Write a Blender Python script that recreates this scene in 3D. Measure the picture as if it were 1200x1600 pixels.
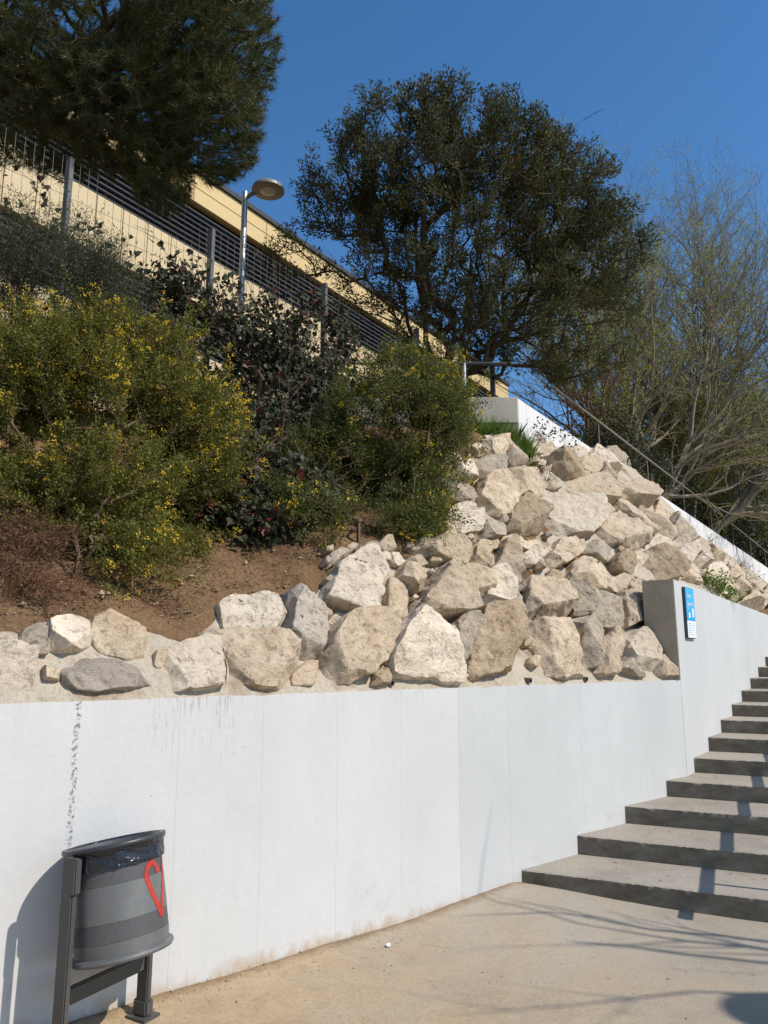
import bpy, bmesh, math, random
import numpy as np
from mathutils import Vector, Matrix, noise

# ---------------------------------------------------------------- clearing
for o in list(bpy.data.objects):
    bpy.data.objects.remove(o, do_unlink=True)
S = bpy.context.scene
COL = S.collection
random.seed(7)
RNG = np.random.default_rng(11)
rad = math.radians

# ---------------------------------------------------------------- camera
PITCH = rad(10.79); EYE = 1.6; FPX = 1200.0
cd = bpy.data.cameras.new('camera'); cam = bpy.data.objects.new('camera', cd); COL.objects.link(cam)
cam.location = (0, 0, EYE); cam.rotation_euler = (rad(90) + PITCH, 0, 0)
cd.sensor_fit = 'VERTICAL'; cd.sensor_height = 36; cd.lens = 27.0; cd.clip_start = 0.05; cd.clip_end = 3000
S.camera = cam

# ---------------------------------------------------------------- sky, sun, exposure
SUN_AZ = rad(115.0); SUN_EL = rad(45.5)
sun_vec = Vector((math.sin(SUN_AZ) * math.cos(SUN_EL), math.cos(SUN_AZ) * math.cos(SUN_EL), math.sin(SUN_EL)))
W = bpy.data.worlds.new('World'); S.world = W; W.use_nodes = True
wn = W.node_tree.nodes; wl = W.node_tree.links
bg = wn['Background']; sk = wn.new('ShaderNodeTexSky'); sk.sky_type = 'NISHITA'; sk.sun_disc = False
sk.sun_elevation = SUN_EL; sk.sun_rotation = SUN_AZ; sk.altitude = 100; sk.air_density = 1.0; sk.dust_density = 0.3; sk.ozone_density = 2.0
hs = wn.new('ShaderNodeHueSaturation'); hs.inputs['Saturation'].default_value = 1.27; wl.new(sk.outputs[0], hs.inputs['Color']); wl.new(hs.outputs[0], bg.inputs[0]); bg.inputs[1].default_value = 0.15
sd = bpy.data.lights.new('sun', 'SUN'); sd.energy = 4.5; sd.angle = rad(0.53); sd.color = (1.0, 0.935, 0.845)
so = bpy.data.objects.new('sun', sd); COL.objects.link(so); so.rotation_euler = sun_vec.to_track_quat('Z', 'Y').to_euler()
so.location = (20, -10, 25)
S.view_settings.view_transform = 'Standard'; S.view_settings.look = 'None'
S.view_settings.exposure = 0.10; S.view_settings.gamma = 1.0; S.view_settings.use_curve_mapping = False
S.render.engine = 'CYCLES'; S.cycles.max_bounces = 6; S.cycles.diffuse_bounces = 3; S.cycles.glossy_bounces = 2; S.cycles.transmission_bounces = 3

# ---------------------------------------------------------------- pixel rays (survey of the photograph, 1200x1600)
def ray(u, v):
    x = (u - 600) / FPX; y = -(v - 800) / FPX
    return np.array([x, math.cos(PITCH) - math.sin(PITCH) * y, math.sin(PITCH) + math.cos(PITCH) * y])
def at(u, v, t):
    return ray(u, v) * t + np.array([0, 0, EYE])
def on_plane(u, v, p, n):
    r = ray(u, v); t = (np.array(p) - [0, 0, EYE]) @ np.array(n) / (r @ np.array(n)); return at(u, v, t)

# ---------------------------------------------------------------- object helpers
def link(o):
    COL.objects.link(o); return o
def tag(o, label, cat, group=None):
    o['label'] = label; o['category'] = cat
    if group: o['group'] = group
    return o
def thing(name, loc, label, cat, group=None):
    e = link(bpy.data.objects.new(name, None)); e.location = loc; e.empty_display_size = 0.2
    return tag(e, label, cat, group)
def adopt(o, parent):
    if parent is not None:
        o.parent = parent
        loc = Vector(parent.location)
        p = parent.parent
        # all parents are either empties placed by location or meshes left at the origin of their own parent
        o.matrix_parent_inverse = Matrix.Translation(-loc) if parent.type == 'EMPTY' else Matrix.Identity(4)
    return o
def mk(name, verts, faces, mat, parent=None, smooth=False):
    me = bpy.data.meshes.new(name); me.from_pydata(verts, [], faces); me.validate(); me.update()
    me.materials.append(mat)
    if smooth: me.polygons.foreach_set('use_smooth', [True] * len(me.polygons))
    return adopt(link(bpy.data.objects.new(name, me)), parent)
def mkbm(name, bm, mat, parent=None, smooth=None):
    me = bpy.data.meshes.new(name); bm.to_mesh(me); bm.free(); me.materials.append(mat)
    if smooth is not None:
        me.polygons.foreach_set('use_smooth', [True] * len(me.polygons)); me.set_sharp_from_angle(angle=rad(smooth))
    return adopt(link(bpy.data.objects.new(name, me)), parent)
def structure(o):
    o['kind'] = 'structure'; return o
def stuff(o):
    o['kind'] = 'stuff'; return o

def prism(bm, poly, z0, z1, ztop=None):
    """poly: list of (x,y); vertical prism; ztop: optional list of top heights"""
    n = len(poly)
    b = [bm.verts.new((x, y, z0)) for x, y in poly]
    t = [bm.verts.new((x, y, z1 if ztop is None else ztop[i])) for i, (x, y) in enumerate(poly)]
    bm.faces.new(b[::-1]); bm.faces.new(t)
    for i in range(n): bm.faces.new((b[i], b[(i + 1) % n], t[(i + 1) % n], t[i]))
def fix(bm, bevel=0, seg=1):
    bmesh.ops.recalc_face_normals(bm, faces=bm.faces)
    if bevel: bmesh.ops.bevel(bm, geom=list(bm.edges), offset=bevel, segments=seg, affect='EDGES', clamp_overlap=True)
    return bm
def obox(bm, c, ax, ay, az, hx, hy, hz):
    """oriented box: centre c, unit axes, half sizes"""
    c = Vector(c); ax, ay, az = Vector(ax), Vector(ay), Vector(az)
    vs = [bm.verts.new(c + ax * hx * i + ay * hy * j + az * hz * k) for i in (-1, 1) for j in (-1, 1) for k in (-1, 1)]
    for f in ((0, 1, 3, 2), (4, 6, 7, 5), (0, 4, 5, 1), (2, 3, 7, 6), (0, 2, 6, 4), (1, 5, 7, 3)):
        bm.faces.new([vs[i] for i in f])
def tube(bm, pts, r, n=8, cap=True):
    pts = [Vector(p) for p in pts]; rs = r if isinstance(r, (list, tuple)) else [r] * len(pts)
    rings = []
    for i, p in enumerate(pts):
        d = (pts[min(i + 1, len(pts) - 1)] - pts[max(i - 1, 0)]).normalized()
        a = d.cross(Vector((0, 0, 1)) if abs(d.z) < 0.95 else Vector((1, 0, 0))).normalized(); b = d.cross(a)
        rings.append([bm.verts.new(p + (a * math.cos(k * 2 * math.pi / n) + b * math.sin(k * 2 * math.pi / n)) * rs[i]) for k in range(n)])
    for q, w in zip(rings, rings[1:]):
        for k in range(n): bm.faces.new((q[k], q[(k + 1) % n], w[(k + 1) % n], w[k]))
    if cap: bm.faces.new(rings[0]); bm.faces.new(rings[-1][::-1])

# ---------------------------------------------------------------- material helpers
class M:
    def __init__(s, name, rough=0.8, spec=0.3, metallic=0.0):
        s.m = bpy.data.materials.new(name); s.m.use_nodes = True
        s.n = s.m.node_tree.nodes; s.l = s.m.node_tree.links
        s.b = s.n['Principled BSDF']; s.out = s.n['Material Output']
        s.b.inputs['Roughness'].default_value = rough; s.b.inputs['Specular IOR Level'].default_value = spec; s.b.inputs['Metallic'].default_value = metallic
    def put(s, sock, v):
        if hasattr(v, 'node'): s.l.new(v, sock)
        else:
            if sock.type == 'RGBA' and not hasattr(v, '__len__'): v = (v, v, v)
            if sock.type == 'RGBA' and len(v) == 3: v = tuple(v) + (1,)
            sock.default_value = v
    def coord(s, kind='Object'):
        return s.n.new('ShaderNodeTexCoord').outputs[kind]
    def pos(s):
        return s.n.new('ShaderNodeNewGeometry').outputs['Position']
    def isl(s):
        return s.n.new('ShaderNodeNewGeometry').outputs['Random Per Island']
    def orand(s):
        return s.n.new('ShaderNodeObjectInfo').outputs['Random']
    def map(s, v, scale=(1, 1, 1), loc=(0, 0, 0), rot=(0, 0, 0)):
        q = s.n.new('ShaderNodeMapping'); s.put(q.inputs[0], v); s.put(q.inputs['Location'], loc)
        q.inputs['Rotation'].default_value = rot; q.inputs['Scale'].default_value = scale; return q.outputs[0]
    def noise(s, v, scale, detail=6, rough=0.55, dist=0.0):
        q = s.n.new('ShaderNodeTexNoise'); s.put(q.inputs['Vector'], v); q.inputs['Scale'].default_value = scale
        q.inputs['Detail'].default_value = detail; q.inputs['Roughness'].default_value = rough; q.inputs['Distortion'].default_value = dist
        return q.outputs[0]
    def vor(s, v, scale, feature='F1', rnd=1.0, out='Distance'):
        q = s.n.new('ShaderNodeTexVoronoi'); q.feature = feature; s.put(q.inputs['Vector'], v); q.inputs['Scale'].default_value = scale
        q.inputs['Randomness'].default_value = rnd; return q.outputs[out]
    def ramp(s, f, stops, interp='LINEAR'):
        q = s.n.new('ShaderNodeValToRGB'); s.put(q.inputs[0], f); e = q.color_ramp.elements; q.color_ramp.interpolation = interp
        while len(e) < len(stops): e.new(0.5)
        for k, (p, c) in enumerate(stops):
            e[k].position = p; e[k].color = (c, c, c, 1) if not isinstance(c, tuple) else c + (1,)
        return q.outputs[0]
    def mix(s, f, a, b, mode='MIX'):
        q = s.n.new('ShaderNodeMix'); q.data_type = 'RGBA'; q.blend_type = mode; s.put(q.inputs[0], f); s.put(q.inputs[6], a); s.put(q.inputs[7], b); return q.outputs[2]
    def math(s, op, a, b=0.0, c=0.0, clamp=False):
        q = s.n.new('ShaderNodeMath'); q.operation = op; q.use_clamp = clamp
        for k, v in enumerate((a, b, c)): s.put(q.inputs[k], v)
        return q.outputs[0]
    def vadd(s, a, b):
        q = s.n.new('ShaderNodeVectorMath'); q.operation = 'ADD'; s.put(q.inputs[0], a); s.put(q.inputs[1], b); return q.outputs[0]
    def dot(s, a, b):
        q = s.n.new('ShaderNodeVectorMath'); q.operation = 'DOT_PRODUCT'; s.put(q.inputs[0], a); q.inputs[1].default_value = b; return q.outputs['Value']
    def sep(s, a):
        q = s.n.new('ShaderNodeSeparateXYZ'); s.put(q.inputs[0], a); return q.outputs
    def comb(s, x, y, z):
        q = s.n.new('ShaderNodeCombineXYZ'); s.put(q.inputs[0], x); s.put(q.inputs[1], y); s.put(q.inputs[2], z); return q.outputs[0]
    def rng(s, v, a, b, c=0.0, d=1.0):
        q = s.n.new('ShaderNodeMapRange'); s.put(q.inputs[0], v)
        for k, x in enumerate((a, b, c, d)): q.inputs[k + 1].default_value = x
        return q.outputs[0]
    def bump(s, h, dist=0.01, strength=1.0):
        q = s.n.new('ShaderNodeBump'); s.put(q.inputs['Height'], h); q.inputs['Distance'].default_value = dist; q.inputs['Strength'].default_value = strength
        if s.b.inputs['Normal'].is_linked: s.l.new(s.b.inputs['Normal'].links[0].from_socket, q.inputs['Normal'])
        s.l.new(q.outputs[0], s.b.inputs['Normal']); return s
    def color(s, c):
        s.put(s.b.inputs['Base Color'], c); return s
    def rough(s, c):
        s.put(s.b.inputs['Roughness'], c); return s

# ---------------------------------------------------------------- layout of the place
def unit(a): return np.array([math.sin(rad(a)), math.cos(rad(a))])
D1 = unit(49.14); N1 = np.array([-D1[1], D1[0]]); C1 = 3.7496           # low front wall: direction, into the bank, offset
B = np.array([2.776, 7.359])                                            # where the wall bends, at the upright end
D2 = unit(35.0); N2 = np.array([-D2[1], D2[0]])                         # stair wall
EN = unit(26.03); STEP0 = 5.634; RUN = 0.6173; RISE = 0.1353             # stairs
def w1(p): return p[0] * N1[0] + p[1] * N1[1] - C1
def s1(p): return p[0] * D1[0] + p[1] * D1[1]
def w2(p): return (p[0] - B[0]) * N2[0] + (p[1] - B[1]) * N2[1]
P1 = lambda s, w: D1 * s + N1 * (C1 + w)
P2 = lambda s, w: B + D2 * s + N2 * w
n1v = np.array([N1[0], N1[1], 0]); n2v = np.array([N2[0], N2[1], 0])
H1 = on_plane(1070, 1062, [B[0], B[1], 0], n1v)[2]                        # top of the low wall
H2 = on_plane(1066, 909, [B[0], B[1], 0], n2v)[2]                         # top of the stair wall at its upright end
TA = math.tan(rad(55))
zA = lambda p: H1 - 0.01 + TA * (w1(p) - 0.03)
def cast(u, v, f, t0=3.5, t1=40):
    """where the ray first meets the height field f"""
    r = ray(u, v); t = t0; dt = 0.05
    while t < t1:
        p = r * t + [0, 0, EYE]
        if p[2] <= f(p):
            a, b = t - dt, t
            for _ in range(20):
                m = (a + b) / 2; p = r * m + [0, 0, EYE]
                if p[2] <= f(p): b = m
                else: a = m
            return r * b + [0, 0, EYE]
        t += dt
    return r * t1 + [0, 0, EYE]
Q = cast(812, 690, zA)                                                   # foot of the concrete corner at the top of the rocks
zQ = Q[2]
KB = (zQ - H2) / w2(Q)
TOPB_S = [-3.0, 0.66, 1.7, 3.7, 5.8, 7.5, 10.0, 14.4, 20.0]; TOPB_Z = [zQ + 0.1, zQ + 0.03, 4.40, 4.70, 4.78, 4.46, 4.22, 4.08, 3.68]
def zB(p):
    top = float(np.interp((p[0] - B[0]) * D2[0] + (p[1] - B[1]) * D2[1], TOPB_S, TOPB_Z))
    return H2 - 0.02 + w2(p) * (top - H2 + 0.02) / 1.9
PLAT = zQ + 0.02
rockz = lambda p: min(zA(p), zB(p))
_b = []
for u, v in ((-160, 975), (-60, 978), (0, 975), (60, 985), (140, 970), (230, 970), (290, 992), (345, 940), (450, 937), (510, 878), (590, 852), (640, 850), (672, 800), (690, 745), (735, 705), (770, 690)):
    p = cast(u, v, zA); _b.append((s1(p), p[2] - 0.60 * w1(p)))
_b.sort(); _bs = [b[0] for b in _b]; _ba = [b[1] for b in _b]
soilraw = lambda p: float(np.interp(s1(p), _bs, _ba)) + 0.60 * w1(p)
def terr(p):
    return min(zA(p), zB(p), soilraw(p), PLAT)

# ================================================================ MATERIALS
def mat_wall(name, base, seam=False):
    m = M(name, 0.75, 0.25); p = m.pos()
    s = m.dot(p, (D1[0], D1[1], 0)); z = m.sep(p)[2]
    n = m.noise(p, 0.9, 5, 0.6); n2 = m.noise(p, 7, 5, 0.6)
    c = m.mix(m.rng(n, 0.35, 0.7), base, tuple(x * 0.90 for x in base))
    roll = m.noise(m.map(p, (1, 1, 0.22)), 3.3, 5, 0.65); c = m.mix(m.math('MULTIPLY', m.rng(roll, 0.48, 0.7), 0.5), c, tuple(x * 0.88 for x in base))
    scuff = m.math('MULTIPLY', m.rng(m.noise(p, 2.4, 7, 0.75), 0.58, 0.74), m.rng(z, 0.0, 0.9, 0.55, 0.12)); c = m.mix(scuff, c, (0.40, 0.37, 0.32))
    c = m.mix(m.math('MULTIPLY', m.rng(n2, 0.5, 0.8), 0.25), c, tuple(x * 0.86 for x in base))
    # brown dirt splashed along the foot, with its own ragged edge
    foot = m.rng(m.math('ADD', z, m.math('MULTIPLY', m.math('SUBTRACT', m.noise(m.comb(s, 0, m.math('MULTIPLY', z, 0.6)), 9, 6, 0.65), 0.5), 0.30)), 0.005, 0.085, 0.75, 0.0)
    c = m.mix(foot, c, (0.42, 0.31, 0.19))
    # rain streaks under the top edge at two places
    v = m.comb(m.math('MULTIPLY', s, 1.0), 0, m.math('MULTIPLY', z, 0.09))
    st = m.rng(m.noise(v, 60, 4, 0.7), 0.53, 0.66)
    topm = m.rng(m.math('ADD', z, m.math('MULTIPLY', m.noise(v, 16, 3, 0.5), 0.45)), H1 - 0.13, H1 + 0.24)
    def band(a, b):
        return m.math('MULTIPLY', m.rng(s, a - 0.03, a + 0.04), m.rng(s, b - 0.04, b + 0.03, 1.0, 0.0))
    s_a, s_b = [s1(on_plane(u, 1090, [B[0], B[1], 0], n1v)) for u in (236, 376)]
    bm_ = band(s_a, s_b)
    sk_ = m.math('MULTIPLY', m.math('MULTIPLY', st, topm), m.math('ADD', m.math('MULTIPLY', bm_, 0.55), 0.10), clamp=True)
    c = m.mix(sk_, c, (0.17, 0.15, 0.125))
    # broken joint with holes
    s_j = s1(on_plane(112, 1250, [B[0], B[1], 0], n1v))
    wob = m.math('MULTIPLY', m.math('SUBTRACT', m.noise(m.comb(0, 0, z), 7, 4, 0.6), 0.5), 0.045)
    dj = m.math('ABSOLUTE', m.math('ADD', m.math('SUBTRACT', s, s_j), wob))
    chips = m.math('MULTIPLY', m.rng(dj, 0.003, 0.016, 1, 0), m.rng(m.noise(p, 60, 4, 0.65), 0.53, 0.62))
    c = m.mix(m.math('MULTIPLY', chips, 0.33), c, (0.24, 0.22, 0.20))
    # pin holes
    pin = m.rng(m.vor(p, 11), 0.02, 0.035, 1, 0)
    pin = m.math('MULTIPLY', pin, m.rng(m.noise(p, 3.1, 2), 0.58, 0.62))
    c = m.mix(m.math('MULTIPLY', pin, 0.7), c, (0.15, 0.14, 0.13))
    m.color(c)
    m.bump(m.noise(p, 26, 6, 0.6), 0.004, 0.5)
    m.bump(m.math('ADD', m.math('MULTIPLY', chips, -1), m.math('MULTIPLY', pin, -1)), 0.012, 1.0)
    m.bump(m.noise(m.map(p, (1, 1, 0.25)), 2.2, 3), 0.012, 0.6)
    return m.m
WALL_A = mat_wall('white_wall_paint', (0.575, 0.57, 0.555))
WALL_B = mat_wall('grey_white_wall_paint', (0.525, 0.528, 0.517))
def mat_upper():
    m = M('weathered_white_parapet', 0.8, 0.2); p = m.pos()
    st = m.rng(m.noise(m.map(p, (3, 3, 0.18)), 9, 5, 0.7), 0.5, 0.72)
    c = m.mix(m.math('MULTIPLY', st, 0.45), (0.66, 0.65, 0.63), (0.28, 0.28, 0.27)); m.color(c)
    m.bump(m.noise(p, 20, 5), 0.006, 0.6); return m.m
WALL_U = mat_upper()
def mat_conc(name, a, b, sc=3.0, fine=60, bump=0.004):
    m = M(name, 0.85, 0.2); p = m.pos()
    n = m.noise(p, sc, 7, 0.62); f = m.noise(p, fine, 4, 0.7)
    c = m.mix(m.rng(n, 0.3, 0.7), a, b)
    c = m.mix(m.math('MULTIPLY', m.rng(f, 0.45, 0.75), 0.55), c, tuple(x * 0.55 for x in a)); m.color(c)
    pin = m.rng(m.vor(p, 16), 0.04, 0.07, 1, 0); pin = m.math('MULTIPLY', pin, m.rng(m.noise(p, 4, 2), 0.5, 0.56))
    m.bump(f, bump, 0.8); m.bump(pin, -0.01, 1); return m.m
CONC = mat_conc('board_marked_concrete', (0.50, 0.45, 0.37), (0.38, 0.34, 0.27), 2.0, 40)
CONC_END = mat_conc('raw_concrete_end', (0.46, 0.385, 0.29), (0.36, 0.30, 0.22), 4.0, 50)
def mat_step():
    m = M('exposed_aggregate_step', 0.9, 0.15); p = m.pos()
    n = m.noise(p, 1.6, 6, 0.6); f = m.noise(p, 110, 3, 0.75); g = m.vor(p, 85)
    c = m.mix(m.rng(n, 0.3, 0.7), (0.391, 0.348, 0.288), (0.310, 0.271, 0.219))
    c = m.mix(m.math('MULTIPLY', m.rng(f, 0.48, 0.72), 0.6), c, (0.129, 0.116, 0.099))
    c = m.mix(m.math('MULTIPLY', m.rng(g, 0.12, 0.22, 1, 0), 0.35), c, (0.430, 0.404, 0.361)); 
    agg = m.noise(p, 46, 4, 0.8); c = m.mix(m.math('MULTIPLY', m.rng(agg, 0.52, 0.66), 0.4), c, (0.155, 0.133, 0.103)); c = m.mix(m.math('MULTIPLY', m.rng(m.noise(p, 2.3, 8, 0.72), 0.5, 0.68), 0.4), c, (0.189, 0.163, 0.129))
    # upright faces take a darker blotchy brown: riser shade put into the colour
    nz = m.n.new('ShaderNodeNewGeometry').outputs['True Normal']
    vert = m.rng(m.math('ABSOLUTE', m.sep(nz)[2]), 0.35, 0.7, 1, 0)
    riser_shade = m.rng(m.noise(m.map(p, (1, 1, 2.2)), 5, 6, 0.65), 0.25, 0.75, 0.25, 1.0)
    c = m.mix(m.math('MULTIPLY', vert, riser_shade), c, (0.107, 0.082, 0.053)); m.color(c)
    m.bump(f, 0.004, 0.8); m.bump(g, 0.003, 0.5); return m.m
STEP = mat_step()
def mat_ground():
    m = M('pavement_concrete', 0.92, 0.12); p = m.pos()
    w = m.math('SUBTRACT', m.dot(p, (N1[0], N1[1], 0)), C1); s = m.dot(p, (D1[0], D1[1], 0))
    n = m.noise(p, 0.8, 6, 0.6); f = m.noise(p, 120, 3, 0.75); g = m.vor(p, 95)
    base = m.mix(m.rng(n, 0.3, 0.7), (0.395, 0.349, 0.281), (0.332, 0.290, 0.231))
    n3 = m.noise(p, 3.0, 6, 0.65)
    sand = m.math('ADD', m.rng(s, 2.0, 4.6, 1.0, 0.0), m.math('MULTIPLY', m.math('SUBTRACT', n3, 0.5), 1.4), clamp=True)
    c = m.mix(sand, base, m.mix(m.rng(m.noise(p, 9, 6, 0.7), 0.35, 0.7), (0.445, 0.336, 0.210), (0.370, 0.269, 0.160)))
    # strip of soil washed along the wall
    ed = m.rng(m.math('ADD', w, m.math('MULTIPLY', m.math('SUBTRACT', m.noise(p, 14, 5, 0.7), 0.5), 0.12)), -0.07, -0.01)
    c = m.mix(m.math('MULTIPLY', ed, 0.75), c, (0.210, 0.126, 0.063))
    c = m.mix(m.math('MULTIPLY', m.rng(f, 0.5, 0.75), 0.5), c, (0.143, 0.122, 0.092))
    c = m.mix(m.math('MULTIPLY', m.rng(g, 0.1, 0.2, 1, 0), 0.3), c, (0.462, 0.420, 0.353))
    c = m.mix(m.math('MULTIPLY', m.rng(m.noise(p, 1.4, 8, 0.72), 0.5, 0.68), 0.35), c, (0.202, 0.172, 0.130))
    agg = m.noise(p, 48, 4, 0.8); c = m.mix(m.math('MULTIPLY', m.rng(agg, 0.52, 0.66), 0.35), c, (0.168, 0.143, 0.109)); c = m.mix(m.math('MULTIPLY', m.rng(agg, 0.40, 0.30), 0.35), c, (0.504, 0.454, 0.370))
    spot = m.rng(m.vor(p, 5.5), 0.035, 0.06, 1, 0)
    c = m.mix(m.math('MULTIPLY', spot, 0.6), c, (0.118, 0.097, 0.076)); m.color(c)
    m.bump(f, 0.004, 0.7); m.bump(n3, 0.012, 0.35); return m.m
GROUND = mat_ground()
def mat_rock(name, a, b, dark, weather=0.5, rust=0.3):
    m = M(name, 0.92, 0.12); p = m.pos(); r = m.orand()
    off = m.comb(m.math('MULTIPLY', r, 37.0), m.math('MULTIPLY', r, 71.0), m.math('MULTIPLY', r, 13.0))
    q = m.vadd(p, off)
    n = m.noise(q, 2.3, 7, 0.62, 0.4); n2 = m.noise(q, 6.5, 8, 0.68, 0.6); f = m.noise(q, 48, 6, 0.7)
    lay = m.noise(m.map(q, (1.6, 1.6, 4.5), rot=(0.6, 0.45, 0)), 2.4, 8, 0.72, 1.6)
    c = m.mix(m.rng(n, 0.32, 0.68), a, b)
    c = m.mix(m.math('MULTIPLY', m.rng(lay, 0.48, 0.68), 0.45), c, dark)
    c = m.mix(m.math('MULTIPLY', m.rng(n2, 0.56, 0.75), weather), c, dark)
    c = m.mix(m.math('MULTIPLY', m.rng(m.noise(q, 3.1, 5, 0.6), 0.55, 0.75), rust), c, (0.36, 0.20, 0.085))
    big = m.rng(m.noise(q, 1.7, 6, 0.7, 0.8), 0.50, 0.60); c = m.mix(m.math('MULTIPLY', big, 0.40), c, tuple((x + y) / 2 for x, y in zip(b, dark)))
    pit = m.rng(m.noise(q, 17, 5, 0.72, 0.5), 0.56, 0.70)
    c = m.mix(m.math('MULTIPLY', pit, 0.55), c, dark)
    c = m.mix(m.math('MULTIPLY', m.rng(f, 0.50, 0.72), 0.45), c, tuple(x * 0.45 for x in dark))
    tone = m.rng(r, 0, 1, 0.82, 1.12)
    c = m.mix(1.0, c, m.comb(tone, tone, tone), 'MULTIPLY')
    m.color(c)
    cr = m.rng(m.vor(m.vadd(q, m.map(m.noise(q, 4, 4), (0.3,) * 3)), 3.2, 'DISTANCE_TO_EDGE'), 0.0, 0.02)
    m.bump(lay, 0.03, 0.6); m.bump(n2, 0.028, 0.9); m.bump(pit, -0.012, 0.8); m.bump(f, 0.007, 0.9); m.bump(m.mix(m.rng(n, .52, .56), 1.0, cr), 0.010, 0.35)
    return m.m
ROCK = {'w': mat_rock('pale_limestone', (0.701, 0.605, 0.477), (0.620, 0.516, 0.388), (0.420, 0.325, 0.235), 0.35, 0.15),
        't': mat_rock('tan_limestone', (0.606, 0.498, 0.367), (0.522, 0.408, 0.282), (0.332, 0.236, 0.148), 0.45, 0.35),
        'b': mat_rock('brown_weathered_rock', (0.492, 0.385, 0.266), (0.402, 0.299, 0.192), (0.214, 0.146, 0.089), 0.6, 0.45),
        'g': mat_rock('grey_weathered_rock', (0.482, 0.406, 0.314), (0.393, 0.326, 0.245), (0.196, 0.154, 0.112), 0.6, 0.2),
        's': mat_rock('smooth_grey_slab_stone', (0.474, 0.411, 0.338), (0.412, 0.351, 0.286), (0.258, 0.214, 0.164), 0.25, 0.04)}
def mat_mortar():
    m = M('rough_mortar', 0.95, 0.1); p = m.pos()
    n = m.noise(p, 5, 7, 0.65); f = m.noise(p, 40, 6, 0.7)
    c = m.mix(m.rng(n, 0.35, 0.65), (0.476, 0.418, 0.336), (0.402, 0.340, 0.258))
    c = m.mix(m.rng(m.noise(p, 2.2, 6, 0.65), 0.55, 0.68), c, (0.205, 0.111, 0.053))
    c = m.mix(m.math('MULTIPLY', m.rng(f, 0.5, 0.75), 0.5), c, (0.180, 0.139, 0.098)); m.color(c)
    m.bump(n, 0.03, 0.8); m.bump(f, 0.01, 0.8); return m.m
MORTAR = mat_mortar()
def mat_soil():
    m = M('dry_brown_soil', 1.0, 0.05); p = m.pos()
    n = m.noise(p, 3, 7, 0.65); f = m.noise(p, 38, 6, 0.75); g = m.vor(p, 30)
    c = m.mix(m.rng(n, 0.3, 0.7), (0.191, 0.111, 0.058), (0.255, 0.160, 0.089))
    c = m.mix(m.math('MULTIPLY', m.rng(m.noise(p, 1.9, 7, 0.7), 0.48, 0.62), 0.75), c, (0.072, 0.043, 0.024))
    c = m.mix(m.math('MULTIPLY', m.rng(f, 0.45, 0.7), 0.7), c, (0.102, 0.053, 0.025))
    c = m.mix(m.math('MULTIPLY', m.rng(g, 0.1, 0.25, 1, 0), 0.4), c, (0.357, 0.246, 0.145)); m.color(c)
    m.bump(n, 0.05, 0.7); m.bump(f, 0.02, 1.0); m.bump(g, -0.012, 0.7); return m.m
SOIL = mat_soil()
def mat_plain(name, c, rough=0.6, spec=0.3, metallic=0.0, var=0.12, bscale=30, bd=0.002):
    m = M(name, rough, spec, metallic); p = m.coord(); n = m.noise(p, 4, 6, 0.65)
    m.color(m.mix(m.rng(n, 0.3, 0.7), c, tuple(x * (1 - var) for x in c)))
    if bd: m.bump(m.noise(p, bscale, 4), bd, 0.5)
    return m.m
def mat_leaf(name, cols, trans=0.35, rough=0.55, spec=0.25, seed=1.0):
    m = M(name, rough, spec); r = m.isl(); n = len(cols)
    c = m.ramp(r, [(k / max(1, n - 1), c) for k, c in enumerate(cols)])
    p = m.pos(); c = m.mix(m.math('MULTIPLY', m.rng(m.noise(p, 1.7, 3), 0.35, 0.65), 0.35), c, tuple(x * 0.6 for x in cols[0])); m.color(c)
    t = m.n.new('ShaderNodeBsdfTranslucent'); m.put(t.inputs[0], m.mix(1.0, c, (1.25, 1.3, 0.7), 'MULTIPLY'))
    x = m.n.new('ShaderNodeMixShader'); x.inputs[0].default_value = trans
    m.l.new(m.b.outputs[0], x.inputs[1]); m.l.new(t.outputs[0], x.inputs[2]); m.l.new(x.outputs[0], m.out.inputs[0]); return m.m
def mat_bark(name, a, b, sc=14):
    m = M(name, 0.95, 0.1); p = m.pos(); n = m.noise(m.map(p, (1, 1, 0.3)), sc, 6, 0.65)
    m.color(m.mix(m.rng(n, 0.3, 0.7), a, b)); m.bump(n, 0.012, 0.8); return m.m

# ================================================================ GROUND
def build_ground():
    xs = np.concatenate([np.array([-900, -300, -100, -40, -15, -6]), np.linspace(-4, 6, 101), np.array([8, 12, 20, 45, 120, 300, 900])])
    ys = np.concatenate([np.array([-900, -300, -100, -30, -8]), np.linspace(-2, 9, 111), np.array([12, 20, 45, 120, 400, 1200])])
    vs = []
    c = np.array([0.97, 5.8])
    for y in ys:
        for x in xs:
            z = 0.0
            if -4 <= x <= 6 and -2 <= y <= 9:
                d2 = ((x - c[0]) ** 2 + (y - c[1]) ** 2)
                z += 0.05 * math.exp(-d2 / 0.5)
                z += 0.008 * noise.noise((x * 0.9, y * 0.9, 3)) + 0.0015 * noise.noise((x * 7, y * 7, 1))
                wv = w1((x, y)); z += 0.03 * math.exp(-(wv / 0.06) ** 2) if s1((x, y)) < s1(c) else 0
            vs.append((x, y, z))
    nx = len(xs); fs = [(j * nx + i, j * nx + i + 1, (j + 1) * nx + i + 1, (j + 1) * nx + i) for j in range(len(ys) - 1) for i in range(nx - 1)]
    structure(mk('ground', vs, fs, GROUND, smooth=True))
build_ground()

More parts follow.
